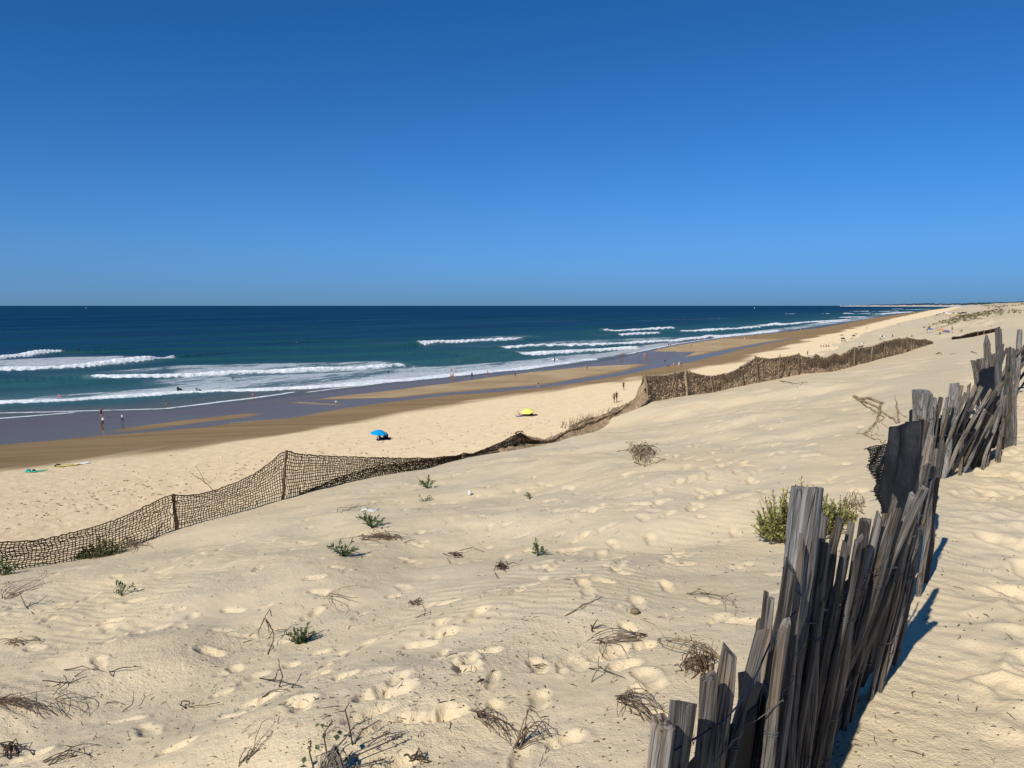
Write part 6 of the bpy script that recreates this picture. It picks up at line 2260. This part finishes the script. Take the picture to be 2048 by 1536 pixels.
for (u, v, po, lb) in [(1683, 683, 'sit', 'figure sitting left under the dark blue parasol'), (1689, 683, 'sit', 'figure sitting right under the dark blue parasol'), (1704, 677, 'sit', 'figure sitting under the black parasol'), (1718, 695, 'sit', 'figure sitting under the pale parasol by the netting'), (1724, 695, 'recline', 'figure reclining under the pale parasol by the netting'),
                       (1762, 680, 'sit', 'figure under the dark and white parasol'), (1785, 678, 'stand', 'figure standing behind the netting with arms down'), (1823, 674, 'sit', 'dark figure sitting just beyond the end of the netting'), (1854, 666, 'stand', 'dark figure standing left of the blue and purple parasol'), (1904, 664, 'stand', 'figure standing right of the violet parasol'), (1924, 664, 'sit', 'figure sitting beside the far net'), (1880, 669, 'sit', 'figure under the orange parasol')]:
    person(lb, u, v, po, random.choice(['black', 'navy', None]), 'black', None, None, 1.74, None, PC[0], 0, group='people on the dry sand')
rr_ = random.Random(9)
for k in range(34):
    u = rr_.uniform(1862, 1936)
    v = 629 + rr_.gauss(2, 2.2) + (u - 1862) * 0.02
    person('tiny sunbather in the crowd on the farthest stretch of sand', u, v, rr_.choice(['stand', 'sit', 'sit', 'walk']), rr_.choice(['black', 'navy', 'red', 'white', 'blue', None]), rr_.choice(['black', 'navy', 'red']), None, None, 1.75, None, k, 0, group='far crowd on the beach')
for k, (u, v) in enumerate(sorted([(1729, 647), (1756, 647), (1734, 658), (1694, 652), (1825, 639), (1844, 637), (1794, 637), (1810, 634), (1838, 633), (1850, 640), (1776, 641), (1690, 665), (1671, 661), (1870, 641), (1798, 652)])):
    person(ORD[k] + ' of the tiny dark strollers far along the beach', u, v, rr_.choice(['stand', 'walk']), rr_.choice(['black', 'navy', None]), 'black', None, None, 1.78, None, u, 0, group='far strollers on the beach')
for k in range(9):
    u = 1873 + k * 6.6 + rr_.uniform(-1.5, 1.5)
    parasol(ORD[k] + ' of the tiny parasols in the far crowd', u, 631 + rr_.gauss(1.5, 1.5), rr_.choice(['blue', 'white', 'red', 'yellow', 'navy']), 1.2, 1.9, (0, 0), None, group='far parasols in the crowd')


# a dog beside the walkers at the channel
def dog(label, P, head):
    t_ = thing('dog', label, 'dog', tuple(P))
    me = bpy.data.meshes.new('body')
    J = [(0, 0, .42), (0, .28, .44), (0, .38, .54), (0, .50, .58), (0, .60, .55), (0, -.28, .43), (0, -.42, .52), (.08, .26, .36), (.08, .27, .18), (.08, .28, .02), (-.08, .26, .36), (-.08, .23, .18), (-.08, .22, .02), (.08, -.28, .34), (.08, -.22, .22), (.08, -.32, .14), (.08, -.30, .02), (-.08, -.28, .34), (-.08, -.24, .22), (-.08, -.36, .14), (-.08, -.35, .02)]
    E = [(0, 1), (1, 2), (2, 3), (3, 4), (0, 5), (5, 6), (1, 7), (7, 8), (8, 9), (1, 10), (10, 11), (11, 12), (5, 13), (13, 14), (14, 15), (15, 16), (5, 17), (17, 18), (18, 19), (19, 20)]
    rad = [.10, .13, .08, .075, .035, .09, .025, .06, .035, .03, .06, .035, .03, .07, .045, .025, .03, .07, .045, .025, .03]
    me.from_pydata(J, E, [])
    ob = bpy.data.objects.new('tmp', me)
    COL.objects.link(ob)
    ob.modifiers.new('skin', 'SKIN')
    for i, r_ in enumerate(rad):
        me.skin_vertices[0].data[i].radius = (r_, r_)
    me.skin_vertices[0].data[0].use_root = True
    ob.modifiers.new('sub', 'SUBSURF').levels = 1
    dg = bpy.context.evaluated_depsgraph_get()
    dg.update()
    res = bpy.data.meshes.new_from_object(ob.evaluated_get(dg))
    bpy.data.objects.remove(ob)
    res.materials.clear()
    res.materials.append(hair[1])
    o = bpy.data.objects.new('body', res)
    COL.objects.link(o)
    o.parent = t_
    o['_base'] = tuple(P)
    t_.rotation_euler = (0, 0, R(head))
    for s_ in (-1, 1):
        m_ = MB()
        m_.add([P + Vector((s_ * .03, .47, .64)), P + Vector((s_ * .07, .46, .63)), P + Vector((s_ * .08, .45, .54))], [(0, 1, 2)])
        m_.build('ear', hair[0], t_)
    return t_


dog('small brown dog trotting left of the walkers by the channel', bhit(1337, 734), 80)


# ---- two far sailing boats on the horizon
def boat(label, u, Y, L):
    P = Vector((xproj(u, Y, 0), Y, 0))
    t_ = thing('sailing_boat', label, 'boat', tuple(P), 'far boats')
    m_ = MB()
    rows = []
    for i in range(7):
        f = i / 6
        w_ = L * 0.13 * math.sin(math.pi * min(1, f * 0.8 + 0.2)) ** 0.7
        x = (f - .5) * L
        rows.append([P + Vector((x, -w_, L * .12)), P + Vector((x, -w_ * .6, 0)), P + Vector((x, 0, -.3)), P + Vector((x, w_ * .6, 0)), P + Vector((x, w_, L * .12)), P + Vector((x, -w_, L * .12))])
    m_.grid(rows)
    m_.build('hull', CL['white'], t_)
    m_ = MB()
    m_.tube([P + Vector((0, 0, 0)), P + Vector((0, 0, L * 1.2))], L * .012, 5)
    m_.build('mast', CL['grey'], t_)
    for (x0, x1, y_) in [(-.03, -.45, .02), (.03, .42, -.02)]:
        m_ = MB()
        rows = []
        for i in range(6):
            f = i / 5
            rows.append([P + Vector((L * (x0 + (x1 - x0) * (1 - f) * j / 4), L * y_ * (1 + 3 * math.sin(j / 4 * math.pi)), L * (.18 + .95 * f))) for j in range(5)])
        m_.grid(rows)
        m_.build('sail', CL['white'], t_)
    return t_


boat('white sailing boat on the horizon at far left', 172, 5200, 6)
boat('white sailing boat on the horizon right of centre', 1509, 4600, 6)

for o in bpy.data.objects:
    if '_base' in o:
        del o['_base']
